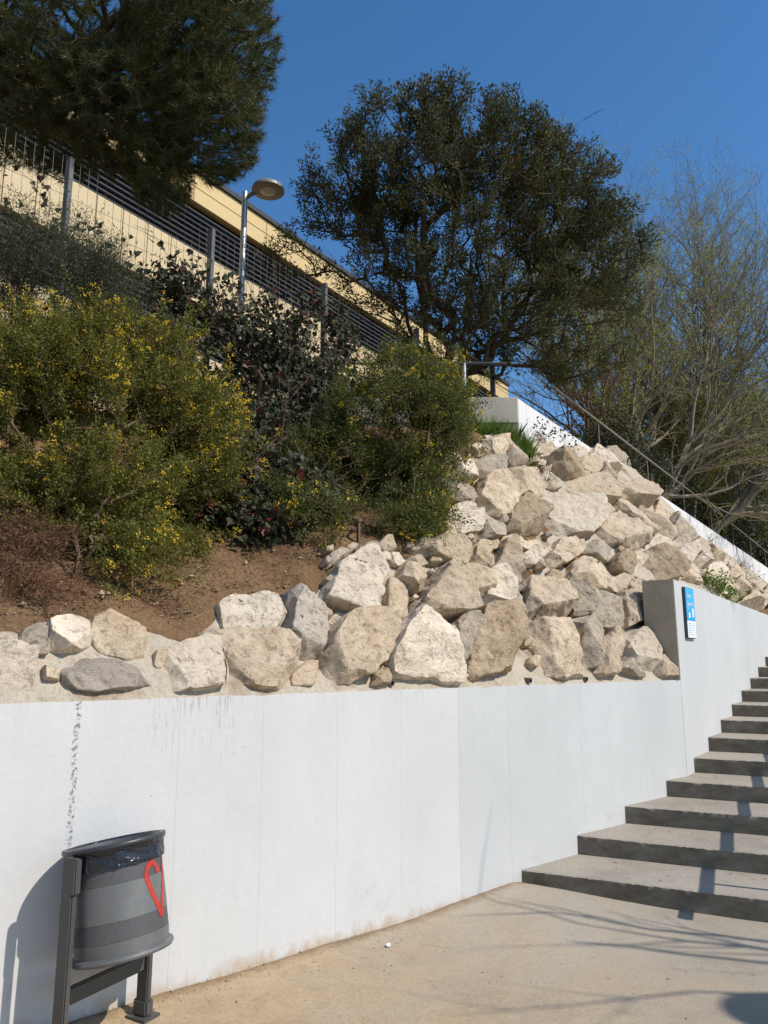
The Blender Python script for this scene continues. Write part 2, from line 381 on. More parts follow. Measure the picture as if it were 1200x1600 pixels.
# ================================================================ WALLS
def build_low_wall():
    jt = [s1(on_plane(u, 1250, [B[0], B[1], 0], n1v)) for u in (-130, 112, 275, 408, 526, 627, 718)]
    jt2 = [s1(on_plane(u, 1200, [B[0], B[1], 0], n1v)) for u in (796, 910, 1010)]
    js = [jt[0] - 3.2, jt[0] - 1.6] + jt + jt2 + [s1(B)]
    for label, rngs, mat, loc in (
        ('long low white painted retaining wall below the rocks, behind the litter bin', js[:9], WALL_A, P1(js[4], 0)),
        ('pale grey painted low wall between the white wall and the stair wall', js[8:], WALL_B, P1(js[9], 0))):
        t = thing('retaining_wall', (loc[0], loc[1], 0), label, 'wall')
        for k, (a, b) in enumerate(zip(rngs, rngs[1:])):
            bm = bmesh.new(); g = 0.0001; n = 70
            # front face slightly uneven panel with worn upper edge
            pts = []
            fr = [P1(a + g + (b - a - 2 * g) * i / n, 0) for i in range(n + 1)]
            bk = [P1(b, 0.26), P1(a, 0.26)]
            poly = [tuple(p) for p in fr] + [tuple(p) for p in bk]
            zt = [H1 + 0.004 * noise.noise((p[0] * 5, p[1] * 5, 0)) - 0.022 * max(0, noise.noise((p[0] * 11, p[1] * 11, 3)) - 0.30) - 0.004 * abs(noise.noise((p[0] * 40, p[1] * 40, 7))) for p in fr] + [H1 - 0.02, H1 - 0.02]
            prism(bm, poly, -0.3, H1, zt); fix(bm)
            ed = [e for e in bm.edges if all(abs(w1(v.co)) < 1e-4 for v in e.verts) and e.calc_length() > 0.001 and (abs(e.verts[0].co.z - e.verts[1].co.z) < 0.02 and e.verts[0].co.z > 0.5 or (abs(e.verts[0].co.z - e.verts[1].co.z) > 1 and any(abs(s1(e.verts[0].co) - q) < 0.002 for q in (a + g, b - g))))]
            bmesh.ops.bevel(bm, geom=ed, offset=0.0007, segments=1, affect='EDGES', clamp_overlap=True)
            mkbm('panel', bm, mat, t)
build_low_wall()

def build_stair_wall():
    t = thing('stair_wall', (B[0], B[1], 0), 'pale grey painted wall climbing beside the stairs, carrying the blue sign', 'wall')
    bm = bmesh.new()
    L = 14.0; TH = 0.30
    d = lambda s: -0.020 * s
    ss = [0, 1.5, 3.0, 5.0, 8.0, L]
    fr = [P2(s, 0) for s in ss]; bk = [P2(s, TH) for s in ss][::-1]
    # the raw end runs square to the wall
    prism(bm, [tuple(p) for p in fr + bk], -0.3, H2, [H2 + d(s) for s in ss] + [H2 + d(s) for s in ss[::-1]]); fix(bm)
    ed = [e for e in bm.edges if min(v.co.z for v in e.verts) > 1.0 or (abs(e.verts[0].co.z - e.verts[1].co.z) > 1 and (Vector((e.verts[0].co.x, e.verts[0].co.y)) - Vector(B)).length < 0.01)]
    bmesh.ops.bevel(bm, geom=ed, offset=0.006, segments=2, affect='EDGES', clamp_overlap=True)
    o = mkbm('wall_body', bm, WALL_B, t)
    o.data.materials.append(CONC_END)
    for f in o.data.polygons:
        nrm = Vector(f.normal)
        if nrm.dot(Vector((D2[0], D2[1], 0))) < -0.8: f.material_index = 1
    # cap plate of unpainted concrete on the end face, butting the painted front 
    return t
build_stair_wall()

# upper parapet along the path above, and the concrete block wall at its corner
DU = unit(34.3); NU = np.array([-DU[1], DU[0]])
QT = np.array([Q[0], Q[1]])
zU = on_plane(807, 622, [Q[0], Q[1], 0], [0, 1, 0])[2]
PU = lambda s, w: QT + DU * s + NU * w
def build_upper():
    bm = bmesh.new(); L = 24
    prism(bm, [tuple(PU(0, 0)), tuple(PU(L, 0)), tuple(PU(L, 0.28)), tuple(PU(0.0, 0.28))], zQ - 1.6, zU, [zU, zU - 0.30, zU - 0.30, zU]); fix(bm, 0.008)
    o = mkbm('parapet_wall', bm, WALL_U)
    tag(o, 'white weathered parapet wall running back above the rocks under the handrail', 'wall')
    t = thing('concrete_wall', (QT[0] - 0.9, QT[1], zQ), 'grey concrete block wall at the top of the rock slope behind the grass', 'wall')
    zg = on_plane(790, 662, [Q[0], Q[1], 0], [0, 1, 0])[2]
    bm = bmesh.new(); prism(bm, [(QT[0] - 3.4, QT[1] - 0.03), (QT[0] - 0.012, QT[1] - 0.03), (QT[0] - 0.012, QT[1] + 0.3), (QT[0] - 3.4, QT[1] + 0.3)], zg, zU + 0.004); fix(bm, 0.008)
    mkbm('upper_course', bm, CONC, t)
    bm = bmesh.new(); prism(bm, [(QT[0] - 3.4, QT[1] + 0.0), (QT[0] - 0.02, QT[1] + 0.0), (QT[0] - 0.02, QT[1] + 0.29), (QT[0] - 3.4, QT[1] + 0.29)], zQ - 0.8, zg - 0.006); fix(bm)
    mkbm('lower_course', bm, CONC, t)
    # dark rail standing on the block wall
    steel = mat_plain('dark_painted_steel', (0.05, 0.05, 0.052), 0.5, 0.4)
    galv = mat_plain('galvanised_steel', (0.47, 0.48, 0.49), 0.45, 0.5, 0.75)
    zr = on_plane(600, 568, [Q[0], Q[1] + 0.15, 0], [0, 1, 0])[2]
    r = thing('guard_rail', (QT[0] - 1.2, QT[1] + 0.15, zU), 'dark horizontal rail on short posts above the concrete block wall', 'railing')
    bm = bmesh.new(); tube(bm, [(QT[0] - 3.0, QT[1] + 0.15, zr), (QT[0] - 0.1, QT[1] + 0.15, zr)], 0.02, 8); fix(bm); mkbm('rail', bm, steel, r, 40)
    for u in (508, 726):
        x = on_plane(u, 600, [0, QT[1] + 0.15, 0], [0, 1, 0])[0]
        bm = bmesh.new(); tube(bm, [(x, QT[1] + 0.15, zU), (x, QT[1] + 0.15, zr)], 0.022, 8); fix(bm); mkbm('post', bm, galv, r, 40)
    # thin handrail on the parapet
    h = thing('handrail', (*PU(3, 0.14), zU), 'thin grey metal handrail on slender posts along the top of the white parapet', 'railing')
    zh = on_plane(1047, 742, [*PU(0, 0.2), 0], [NU[0], NU[1], 0])[2]
    galv2 = mat_plain('dull_grey_handrail', (0.22, 0.20, 0.17), 0.6, 0.4, 0.0)
    bm = bmesh.new(); tube(bm, [(*PU(1.75, 0.2), zh + 0.02), (*PU(12, 0.2), zh - 0.05), (*PU(24, 0.2), zh - 0.25)], 0.016, 8); fix(bm); mkbm('rail', bm, galv2, h, 40)
    for s in (3.6, 6.4, 9.2, 12.0, 14.8, 17.6, 20.4, 23):
        bm = bmesh.new(); tube(bm, [(*PU(s, 0.2), zU - 0.4), (*PU(s, 0.2), zh - 0.01 * s)], 0.009, 6); fix(bm); mkbm('post', bm, galv2, h, 40)
build_upper()

# ================================================================ STAIRS
def build_stairs():
    R = np.array([EN[1], -EN[0]])                                        # along the step edge, away from the wall
    org = np.linalg.solve(np.array([EN, N1]), np.array([STEP0, C1]))
    t = thing('staircase', (org[0], org[1], 0), 'wide flight of shallow concrete steps rising to the right beside the wall', 'stairs')
    for i in range(19):
        k = STEP0 + RUN * i
        X = np.linalg.solve(np.array([EN, N1]), np.array([k, C1]))
        if (X - B) @ D1 > 0: X = np.linalg.solve(np.array([EN, N2]), np.array([k, B @ N2]))
        z1 = (i + 1) * RISE; z0 = i * RISE - 0.12
        a = X - R * 0.26; n = 220; Wd = 3.6
        bm = bmesh.new(); rows = []
        dep = RUN + 0.10
        for j in range(n + 1):
            u = -0.0 + (Wd + 0.26) * j / n; p = a + R * u
            ch = 0.007 * max(0, noise.noise((u * 26, i * 7.3, 0.5))) + 0.006 * max(0, noise.noise((u * 55, i * 1.3, 2.5))) + 0.05 * max(0, noise.noise((u * 4.1, i * 3.7, 9.5)) - 0.42)
            e = 0.004 * noise.noise((u * 4, i * 2.1, 4)); sl = 0.006 * noise.noise((u * 0.8, i * 1.3, 2))
            f = p + EN * e
            rows.append([(*f, z0), (*(f + EN * 0.002), z1 - 0.045), (*f, z1 - 0.005 - ch + sl), (*(f + EN * (0.005 + ch)), z1 - 0.0005 + sl), (*(p + EN * (0.06)), z1 + sl), (*(p + EN * 0.33), z1 + sl * 0.5 - 0.002), (*(p + EN * dep), z1), (*(p + EN * dep), z0)])
        vv = [[bm.verts.new(q) for q in r] for r in rows]
        for r0, r1 in zip(vv, vv[1:]):
            for q in range(8): bm.faces.new((r0[q], r0[(q + 1) % 8], r1[(q + 1) % 8], r1[q]))
        bm.faces.new(vv[0]); bm.faces.new(vv[-1][::-1]); fix(bm)
        mkbm('step', bm, STEP, t, 50)
    # low rail along the far side of the flight: its shadow falls across the treads
    hr = thing('stair_handrail', (2.69, 4.84, 0), 'dark metal handrail standing on the open side of the stairs', 'railing')
    steel = mat_plain('stair_rail_steel', (0.10, 0.10, 0.105), 0.5, 0.4)
    p0, p1 = Vector((2.69, 4.84, 0.90)), Vector((4.09, 6.71, 1.441)); d = p1 - p0; p1 = p0 + d * 4.2; p0 = p0 - d * 0.02
    side = Vector((d.y, -d.x, 0)).normalized(); dn = d.normalized(); up = side.cross(dn)
    bm = bmesh.new(); obox(bm, (p0 + p1) / 2, dn, side, up, (p1 - p0).length / 2, 0.032, 0.02); fix(bm, 0.004); mkbm('rail', bm, steel, hr)
    for f in (0.04, 0.30, 0.55, 0.80, 0.98):
        q = p0 + (p1 - p0) * f; bm = bmesh.new(); tube(bm, [(q.x, q.y, max(0, q.z - 1.0)), q], 0.02, 8); fix(bm); mkbm('post', bm, steel, hr, 40)
build_stairs()

# ================================================================ BANK: soil, upper ground, mortar and rocks
def build_terrain():
    # soil sheet from the wall up to the upper ground; grid laid out along the low wall
    ss = np.concatenate([np.linspace(-4.5, 8.6, 150), np.linspace(9.2, 30, 20)]); ws = np.concatenate([np.linspace(0.05, 4.2, 64), np.array([4.8, 5.6, 7, 9, 12, 18, 30, 60])])
    vs = []
    for w in ws:
        for s in ss:
            p = P1(s, w); p3 = (p[0], p[1], 0)
            z = soilraw(p3)
            if z < PLAT and w < 4.2:
                z += 0.05 * noise.fractal((p[0] * 1.6, p[1] * 1.6, 0), 1.0, 2.0, 4) + 0.022 * noise.fractal((p[0] * 9, p[1] * 9, 5), 0.8, 2.0, 4)
            z = min(z, zA(p3) - 0.05, PLAT)
            if w2(p3) < 2.1 and s1(p3) > 5.0: z = min(z, zB(p3) - 0.25)
            z = min(z, zB(p3) - 0.08)
            if w2(p3) < 0.2: z = min(z, H2 - 0.3)
            vs.append((p[0], p[1], z))
    n = len(ss); fs = [(j * n + i, j * n + i + 1, (j + 1) * n + i + 1, (j + 1) * n + i) for j in range(len(ws) - 1) for i in range(n - 1)]
    fs = [f for f in fs if min(w2(vs[k]) for k in f) > 0.02 or s1(vs[f[0]]) < s1(B) - 0.1]
    structure(mk('soil_bank', vs, fs, SOIL, smooth=True))
build_terrain()

REG = {1: (480, 840, 6.0), 2: (640, 840, 6.0), 3: (800, 840, 6.0), 4: (660, 670, 6.0), 5: (830, 670, 6.0), 6: (940, 740, 7.5), 7: (1060, 780, 8.571), 8: (920, 880, 7.5), 9: (0, 920, 4.615), 10: (240, 900, 4.615)}
ROCKS = [
 (1,'w',.15,[(100,620),(180,500),(250,300),(330,210),(500,150),(600,150),(690,250),(800,330),(780,400),(720,420),(730,760),(660,830),(400,720),(260,690)]),
 (1,'t',.07,[(720,420),(780,440),(840,540),(940,580),(860,740),(800,830),(730,770)]),
 (1,'t',.17,[(50,1320),(90,1050),(180,850),(400,800),(480,790),(640,850),(870,920),(840,990),(770,1050),(720,1150),(640,1220),(540,1330),(400,1370),(180,1370)]),
 (1,'w',.06,[(250,700),(460,740),(640,830),(780,860),(870,930),(640,930),(500,870),(330,830),(200,830)]),
 (1,'t',.15,[(860,270),(1000,330),(1040,430),(1050,510),(980,560),(900,530),(800,420),(840,330)]),
 (1,'b',.07,[(590,1400),(600,1290),(690,1220),(740,1310),(760,1390)]),
 (1,'g',.07,[(450,110),(560,70),(680,110),(690,150),(520,150)]),
 (1,'g',.05,[(200,160),(300,110),(400,150),(330,210),(180,300)]),
 (2,'w',.25,[(-270,1200),(-220,950),(-100,790),(100,800),(250,820),(330,900),(340,1000),(500,1300),(450,1380),(250,1370),(0,1320),(-200,1300)]),
 (2,'t',.26,[(0,640),(200,360),(270,310),(380,440),(530,660),(530,760),(400,790),(200,770),(0,740)]),
 (2,'t',.12,[(0,110),(180,60),(330,10),(480,60),(580,130),(540,240),(480,280),(300,190),(100,190)]),
 (2,'b',.10,[(560,140),(700,60),(760,180),(770,280),(680,320),(560,330),(500,280)]),
 (2,'t',.16,[(440,290),(560,340),(690,400),(690,560),(600,600),(500,610),(440,440)]),
 (2,'w',.16,[(640,360),(780,310),(870,440),(820,520),(880,720),(760,720),(640,620),(690,540)]),
 (2,'g',.12,[(820,520),(880,440),(960,520),(990,700),(990,790),(890,750),(850,640)]),
 (2,'t',.10,[(820,60),(940,90),(960,190),(1040,310),(1040,420),(1000,480),(880,400),(820,220)]),
 (2,'w',.08,[(540,690),(610,620),(680,740),(640,770),(550,750)]),
 (2,'g',.14,[(340,830),(420,760),(500,780),(580,950),(570,1110),(510,1260),(430,1120),(380,1000)]),
 (2,'b',.22,[(520,760),(720,770),(860,790),(1000,890),(1030,1080),(970,1200),(900,1270),(680,1320),(580,1340),(520,1260),(570,1130),(580,980)]),
 (3,'t',.22,[(50,560),(90,430),(200,370),(260,380),(390,500),(480,700),(460,790),(320,790),(120,800),(50,760)]),
 (3,'g',.15,[(400,470),(520,480),(740,600),(700,730),(660,770),(500,770),(470,650)]),
 (3,'t',.14,[(480,350),(570,230),(620,210),(820,250),(900,340),(850,420),(850,500),(700,510),(600,530),(480,440)]),
 (3,'g',.15,[(690,550),(800,490),(930,540),(1000,700),(1050,850),(960,890),(820,860),(700,740)]),
 (3,'t',.15,[(940,550),(1100,570),(1210,690),(1240,760),(1200,800),(1060,860),(1000,710)]),
 (3,'g',.10,[(590,150),(680,80),(830,60),(960,110),(950,210),(860,260),(700,220)]),
 (3,'b',.12,[(880,250),(960,170),(1130,150),(1110,330),(1080,380),(930,330)]),
 (3,'t',.12,[(320,180),(400,50),(560,40),(610,140),(560,210),(440,280),(340,320)]),
 (3,'w',.08,[(60,180),(150,110),(270,140),(280,210),(200,270),(80,270)]),
 (3,'t',.18,[(60,850),(200,870),(420,850),(500,920),(620,1130),(680,1330),(540,1330),(320,1300),(230,1150),(150,1000)]),
 (3,'g',.15,[(470,780),(700,760),(800,850),(840,1000),(760,1240),(680,1240),(600,1050),(520,920)]),
 (3,'t',.14,[(740,1000),(850,930),(900,1050),(960,1220),(950,1300),(830,1320),(760,1280)]),
 (3,'t',.10,[(840,900),(990,920),(1000,1100),(970,1230),(900,1050)]),
 (8,'w',.14,[(340,840),(480,830),(720,800),(760,950),(770,1050),(740,1280),(640,1260),(520,1180),(340,1160)]),
 (8,'g',.12,[(310,1180),(480,1160),(600,1260),(620,1360),(540,1350),(330,1270)]),
 (8,'t',.10,[(770,1110),(860,1090),(980,1110),(1010,1200),(1020,1330),(930,1340),(760,1340)]),
 (8,'g',.12,[(730,720),(870,690),(910,790),(890,950),(800,920),(740,850)]),
 (8,'t',.07,[(770,980),(860,970),(930,1000),(880,1040),(770,1060)]),
 (8,'t',.14,[(510,440),(560,390),(650,390),(740,600),(720,650),(640,640)]),
 (8,'g',.05,[(660,290),(780,270),(800,460),(790,640),(740,640),(690,480)]),
 (8,'t',.13,[(150,220),(400,170),(420,260),(380,390),(280,370),(180,290)]),
 (8,'t',.10,[(400,200),(540,170),(680,230),(650,360),(520,380),(420,340)]),
 (6,'b',.15,[(440,950),(600,910),(740,920),(850,1010),(900,1180),(860,1240),(640,1280),(520,1250),(440,1100)]),
 (6,'t',.09,[(850,980),(930,1060),(1100,1140),(1150,1300),(980,1240),(890,1170)]),
 (6,'w',.09,[(360,880),(450,950),(430,1100),(440,1200),(330,1220),(320,1030)]),
 (6,'w',.08,[(450,900),(560,770),(700,810),(850,870),(800,930),(600,910)]),
 (5,'t',.17,[(600,990),(640,900),(770,780),(870,880),(1010,1010),(1060,1100),(1000,1140),(860,1110),(740,1100),(610,1040)]),
 (5,'w',.16,[(50,670),(200,630),(330,650),(560,680),(680,780),(690,840),(500,1060),(340,1030),(180,1030),(130,900)]),
 (5,'t',.15,[(260,500),(430,480),(580,480),(740,570),(760,700),(590,690),(310,660)]),
 (5,'b',.20,[(120,300),(330,220),(400,290),(450,470),(430,490),(300,480),(180,380)]),
 (5,'t',.14,[(410,300),(540,300),(620,330),(610,440),(560,480),(450,470),(440,370)]),
 (5,'w',.13,[(540,200),(660,220),(790,290),(890,380),(790,420),(700,370),(620,310),(550,290)]),
 (5,'t',.11,[(620,380),(720,390),(790,430),(790,530),(700,520),(620,470)]),
 (5,'g',.20,[(790,430),(900,400),(1030,390),(1050,480),(1000,510),(860,550),(790,540)]),
 (5,'t',.22,[(770,600),(920,550),(970,510),(1060,530),(1140,680),(1100,740),(950,720),(760,690)]),
 (5,'t',.16,[(770,700),(890,710),(1000,820),(1140,930),(1160,980),(1060,1030),(980,960),(850,830)]),
 (5,'w',.08,[(330,200),(410,190),(500,230),(500,290),(410,290),(350,230)]),
 (5,'t',.07,[(190,190),(320,200),(330,220),(210,270),(180,260)]),
 (5,'t',.08,[(0,170),(170,180),(170,270),(60,280),(0,260)]),
 (4,'t',.16,[(530,110),(700,100),(760,200),(750,280),(560,260),(520,190)]),
 (4,'g',.14,[(760,140),(930,130),(960,330),(850,360),(780,340),(750,270)]),
 (4,'w',.10,[(950,180),(1120,170),(1120,270),(1000,270),(950,230)]),
 (4,'t',.09,[(970,280),(1060,270),(1060,340),(970,340)]),
 (4,'g',.08,[(930,90),(1130,100),(1130,165),(940,165)]),
 (4,'w',.20,[(200,350),(400,330),(500,470),(430,510),(260,530),(190,480)]),
 (4,'g',.12,[(400,330),(600,290),(760,310),(790,390),(660,490),(500,460)]),
 (4,'t',.20,[(490,510),(650,500),(760,480),(900,540),(900,620),(780,820),(690,790),(560,860),(490,750),(480,620)]),
 (4,'t',.14,[(770,400),(960,350),(1060,420),(1180,580),(1060,650),(900,600),(750,480)]),
 (4,'b',.19,[(780,820),(900,640),(970,650),(1090,770),(1110,980),(1020,1010),(780,990)]),
 (4,'g',.14,[(150,610),(230,560),(420,530),(480,640),(450,730),(250,700),(160,680)]),
 (4,'w',.12,[(220,750),(430,720),(500,790),(460,820),(240,800)]),
 (4,'w',.13,[(210,830),(460,830),(500,900),(470,1000),(300,1000),(210,970)]),
 (4,'g',.13,[(470,990),(560,880),(680,870),(780,990),(720,1050),(580,1060)]),
 (4,'g',.10,[(0,640),(130,630),(130,760),(0,800)]),
 (4,'g',.09,[(0,860),(90,860),(60,970),(0,960)]),
 (4,'t',.08,[(500,1060),(700,1050),(690,1150),(560,1200),(440,1150)]),
 (4,'t',.08,[(700,1060),(830,1000),(1000,1010),(1130,1060),(1120,1180),(920,1160),(800,1140)]),
 (6,'t',.17,[(600,330),(650,170),(720,190),(800,300),(820,560),(740,500),(680,400)]),
 (6,'t',.13,[(480,90),(620,170),(650,260),(580,280),(540,210),(500,160)]),
 (6,'t',.09,[(590,330),(660,400),(820,570),(720,590),(640,480)]),
 (6,'t',.13,[(460,500),(560,440),(650,480),(700,600),(820,820),(760,830),(640,680),(600,560),(480,520)]),
 (6,'w',.16,[(730,600),(900,580),(1040,620),(1080,740),(1060,850),(900,860),(800,780)]),
 (6,'t',.09,[(830,480),(880,460),(920,560),(830,560)]),
 (6,'w',.13,[(860,900),(1000,880),(1030,1060),(1000,1120),(930,1040),(880,960)]),
 (7,'g',.12,[(210,580),(330,590),(420,700),(400,840),(340,830),(300,700),(210,680)]),
 (7,'w',.12,[(210,710),(310,700),(350,840),(370,920),(250,940),(200,850)]),
 (7,'t',.14,[(430,660),(480,690),(600,700),(630,920),(560,920),(450,880),(420,780)]),
 (7,'w',.09,[(340,950),(400,890),(540,930),(640,970),(620,1140),(480,1080),(380,990)]),
 (7,'t',.14,[(650,1020),(740,950),(820,930),(850,1000),(830,1140),(720,1130),(650,1100)]),
 (7,'t',.10,[(830,1090),(930,1080),(950,1200),(1000,1290),(870,1320),(700,1270),(720,1180)]),
 (7,'t',.10,[(950,1130),(1080,1180),(1120,1290),(1000,1290)]),
 (7,'t',.10,[(990,1300),(1140,1300),(1170,1440),(1060,1430),(860,1370)]),
 (7,'t',.07,[(130,900),(260,980),(300,1160),(180,1120),(20,1070),(20,980)]),
 (7,'t',.08,[(640,1150),(800,1140),(840,1220),(700,1260),(640,1220)]),
 (7,'t',.10,[(1130,1230),(1230,1250),(1240,1440),(1160,1400)]),
 (9,'w',.08,[(-90,440),(120,440),(220,480),(230,640),(220,790),(-90,800)]),
 (9,'g',.07,[(-60,340),(100,330),(120,430),(-60,440)]),
 (9,'w',.15,[(320,270),(400,240),(580,220),(630,260),(640,400),(560,440),(440,450),(330,440)]),
 (9,'t',.12,[(650,230),(880,210),(1010,260),(1090,360),(1080,480),(1000,510),(780,470),(700,430),(650,310)]),
 (9,'s',.10,[(440,590),(600,520),(860,520),(1000,580),(1100,690),(980,720),(860,690),(700,750),(560,740),(500,680)]),
 (9,'t',.07,[(310,570),(420,580),(420,660),(320,650)]),
 (9,'g',.08,[(130,370),(180,300),(310,270),(320,470),(210,480),(150,430)]),
 (9,'t',.12,[(-420,330),(-160,310),(-100,420),(-110,760),(-400,780)]),
 (10,'w',.12,[(50,640),(130,530),(360,460),(430,480),(490,680),(490,810),(300,830),(80,830)]),
 (10,'t',.20,[(380,430),(560,420),(860,480),(990,580),(1010,660),(960,760),(880,800),(640,790),(560,740),(470,600)]),
 (10,'w',.18,[(500,220),(560,170),(760,180),(820,220),(940,210),(950,260),(900,480),(760,440),(580,400),(520,370)]),
 (10,'s',.26,[(950,160),(1000,150),(1140,160),(1195,260),(1190,430),(1165,615),(1100,590),(910,470),(970,330)]),
 (10,'t',.07,[(1000,720),(1100,620),(1180,640),(1140,780),(1010,780)]),
 (10,'t',.06,[(0,560),(60,540),(70,640),(40,680),(0,640)]),
]
def rock_normal(p):
    if zA(p) <= zB(p):
        n = Vector((-N1[0] * math.sin(rad(55)), -N1[1] * math.sin(rad(55)), math.cos(rad(55))))
    else:
        a = math.atan(KB); n = Vector((-N2[0] * math.sin(a), -N2[1] * math.sin(a), math.cos(a)))
    return (n + Vector((0.08, -0.02, -0.18))).normalized()
def build_rock(parent, mat, prot, poly, seed, grow_=1.0):
    rs = random.Random(seed)
    pts = [Vector(cast(u, v, rockz)) for u, v in poly]
    c = sum(pts, Vector()) / len(pts)
    N = rock_normal(c)
    T = Vector((0, 0, 1)).cross(N).normalized(); U = N.cross(T)           # T points right, U up the slope
    size = max((p - c).length for p in pts)
    bm = bmesh.new()
    def hull(cos):
        bm.clear()
        for q in cos: bm.verts.new(q)
        r = bmesh.ops.convex_hull(bm, input=list(bm.verts))
        bmesh.ops.delete(bm, geom=list({g for g in r['geom_interior'] + r['geom_unused'] if isinstance(g, bmesh.types.BMVert)}), context='VERTS')
        bmesh.ops.dissolve_limit(bm, angle_limit=rad(1.5), verts=bm.verts, edges=bm.edges)
    def cut(point, normal):
        bmesh.ops.bisect_plane(bm, geom=list(bm.verts) + list(bm.edges) + list(bm.faces), plane_co=point, plane_no=normal, clear_outer=True, dist=1e-5)
        hull([v.co.copy() for v in bm.verts])
    P0 = []
    for p in pts:
        d = p - c; d -= N * d.dot(N); P0.append(d * grow_)
    hull([c + d * 1.06 - N * 0.16 for d in P0] + [c + d * rs.uniform(0.94, 1.05) + T * size * 0.03 + U * size * 0.03 + N * prot * 1.7 for d in P0])
    # main broken face, leaning one way, then a few knocked-off corners
    lean = (N + T * rs.uniform(-0.42, 0.30) + U * rs.uniform(-0.25, 0.45)).normalized()
    cut(c + N * prot * rs.uniform(0.9, 1.05), lean)
    for _ in range(rs.choice((3, 4, 5, 5))):
        a_ = rs.uniform(0, 2 * math.pi); dr = T * math.cos(a_) + U * math.sin(a_)
        ext = max(d.dot(dr) for d in P0); k = rs.uniform(0.50, 0.88)
        nn = (N * rs.uniform(0.5, 1.1) + dr).normalized()
        cut(c + dr * ext * k + N * prot * rs.uniform(0.80, 1.0), nn)
    bmesh.ops.bevel(bm, geom=list(bm.edges), offset=min(0.006, size * 0.02), segments=1, affect='EDGES', clamp_overlap=True)
    bmesh.ops.triangulate(bm, faces=bm.faces)
    lim = 0.036 if size > 0.2 else 0.028
    for _ in range(5):
        es = [e for e in bm.edges if e.calc_length() > lim and max(v.co.dot(N) for v in e.verts) > c.dot(N) - 0.03]
        if not es: break
        bmesh.ops.subdivide_edges(bm, edges=es, cuts=1, use_grid_fill=False)
        bmesh.ops.triangulate(bm, faces=[f for f in bm.faces if len(f.verts) > 3])
    bm.normal_update()
    off = Vector((seed * 3.7, seed * 1.9, seed * 5.3)); amp = min(1.0, size / 0.3)
    for v in bm.verts:
        q = v.co + off
        h = 0.014 * noise.fractal(q * 4.5, 0.9, 2.0, 4) + 0.014 * (noise.ridged_multi_fractal(q * 6.5, 0.9, 2.0, 4, 1.0, 2.0) - 1.1)
        cl = noise.cell(q * 6.0); h += 0.010 * (cl - 0.5) * (0.5 + noise.noise(q * 2.1))
        h -= 0.030 * max(0.0, noise.noise(q * 3.3 + Vector((9, 4, 1))) - 0.33) * 3
        v.co += v.normal * h * amp
        if v.co.z < H1 + 0.6 and s1(v.co) < s1(B) + 0.1:
            ww = w1(v.co); lim_ = 0.012 + 0.02 * noise.noise(q * 5)
            if ww < lim_: v.co += Vector((N1[0], N1[1], 0)) * (lim_ - ww)
    bmesh.ops.recalc_face_normals(bm, faces=bm.faces)
    return mkbm('rock', bm, ROCK[mat], parent, 38)
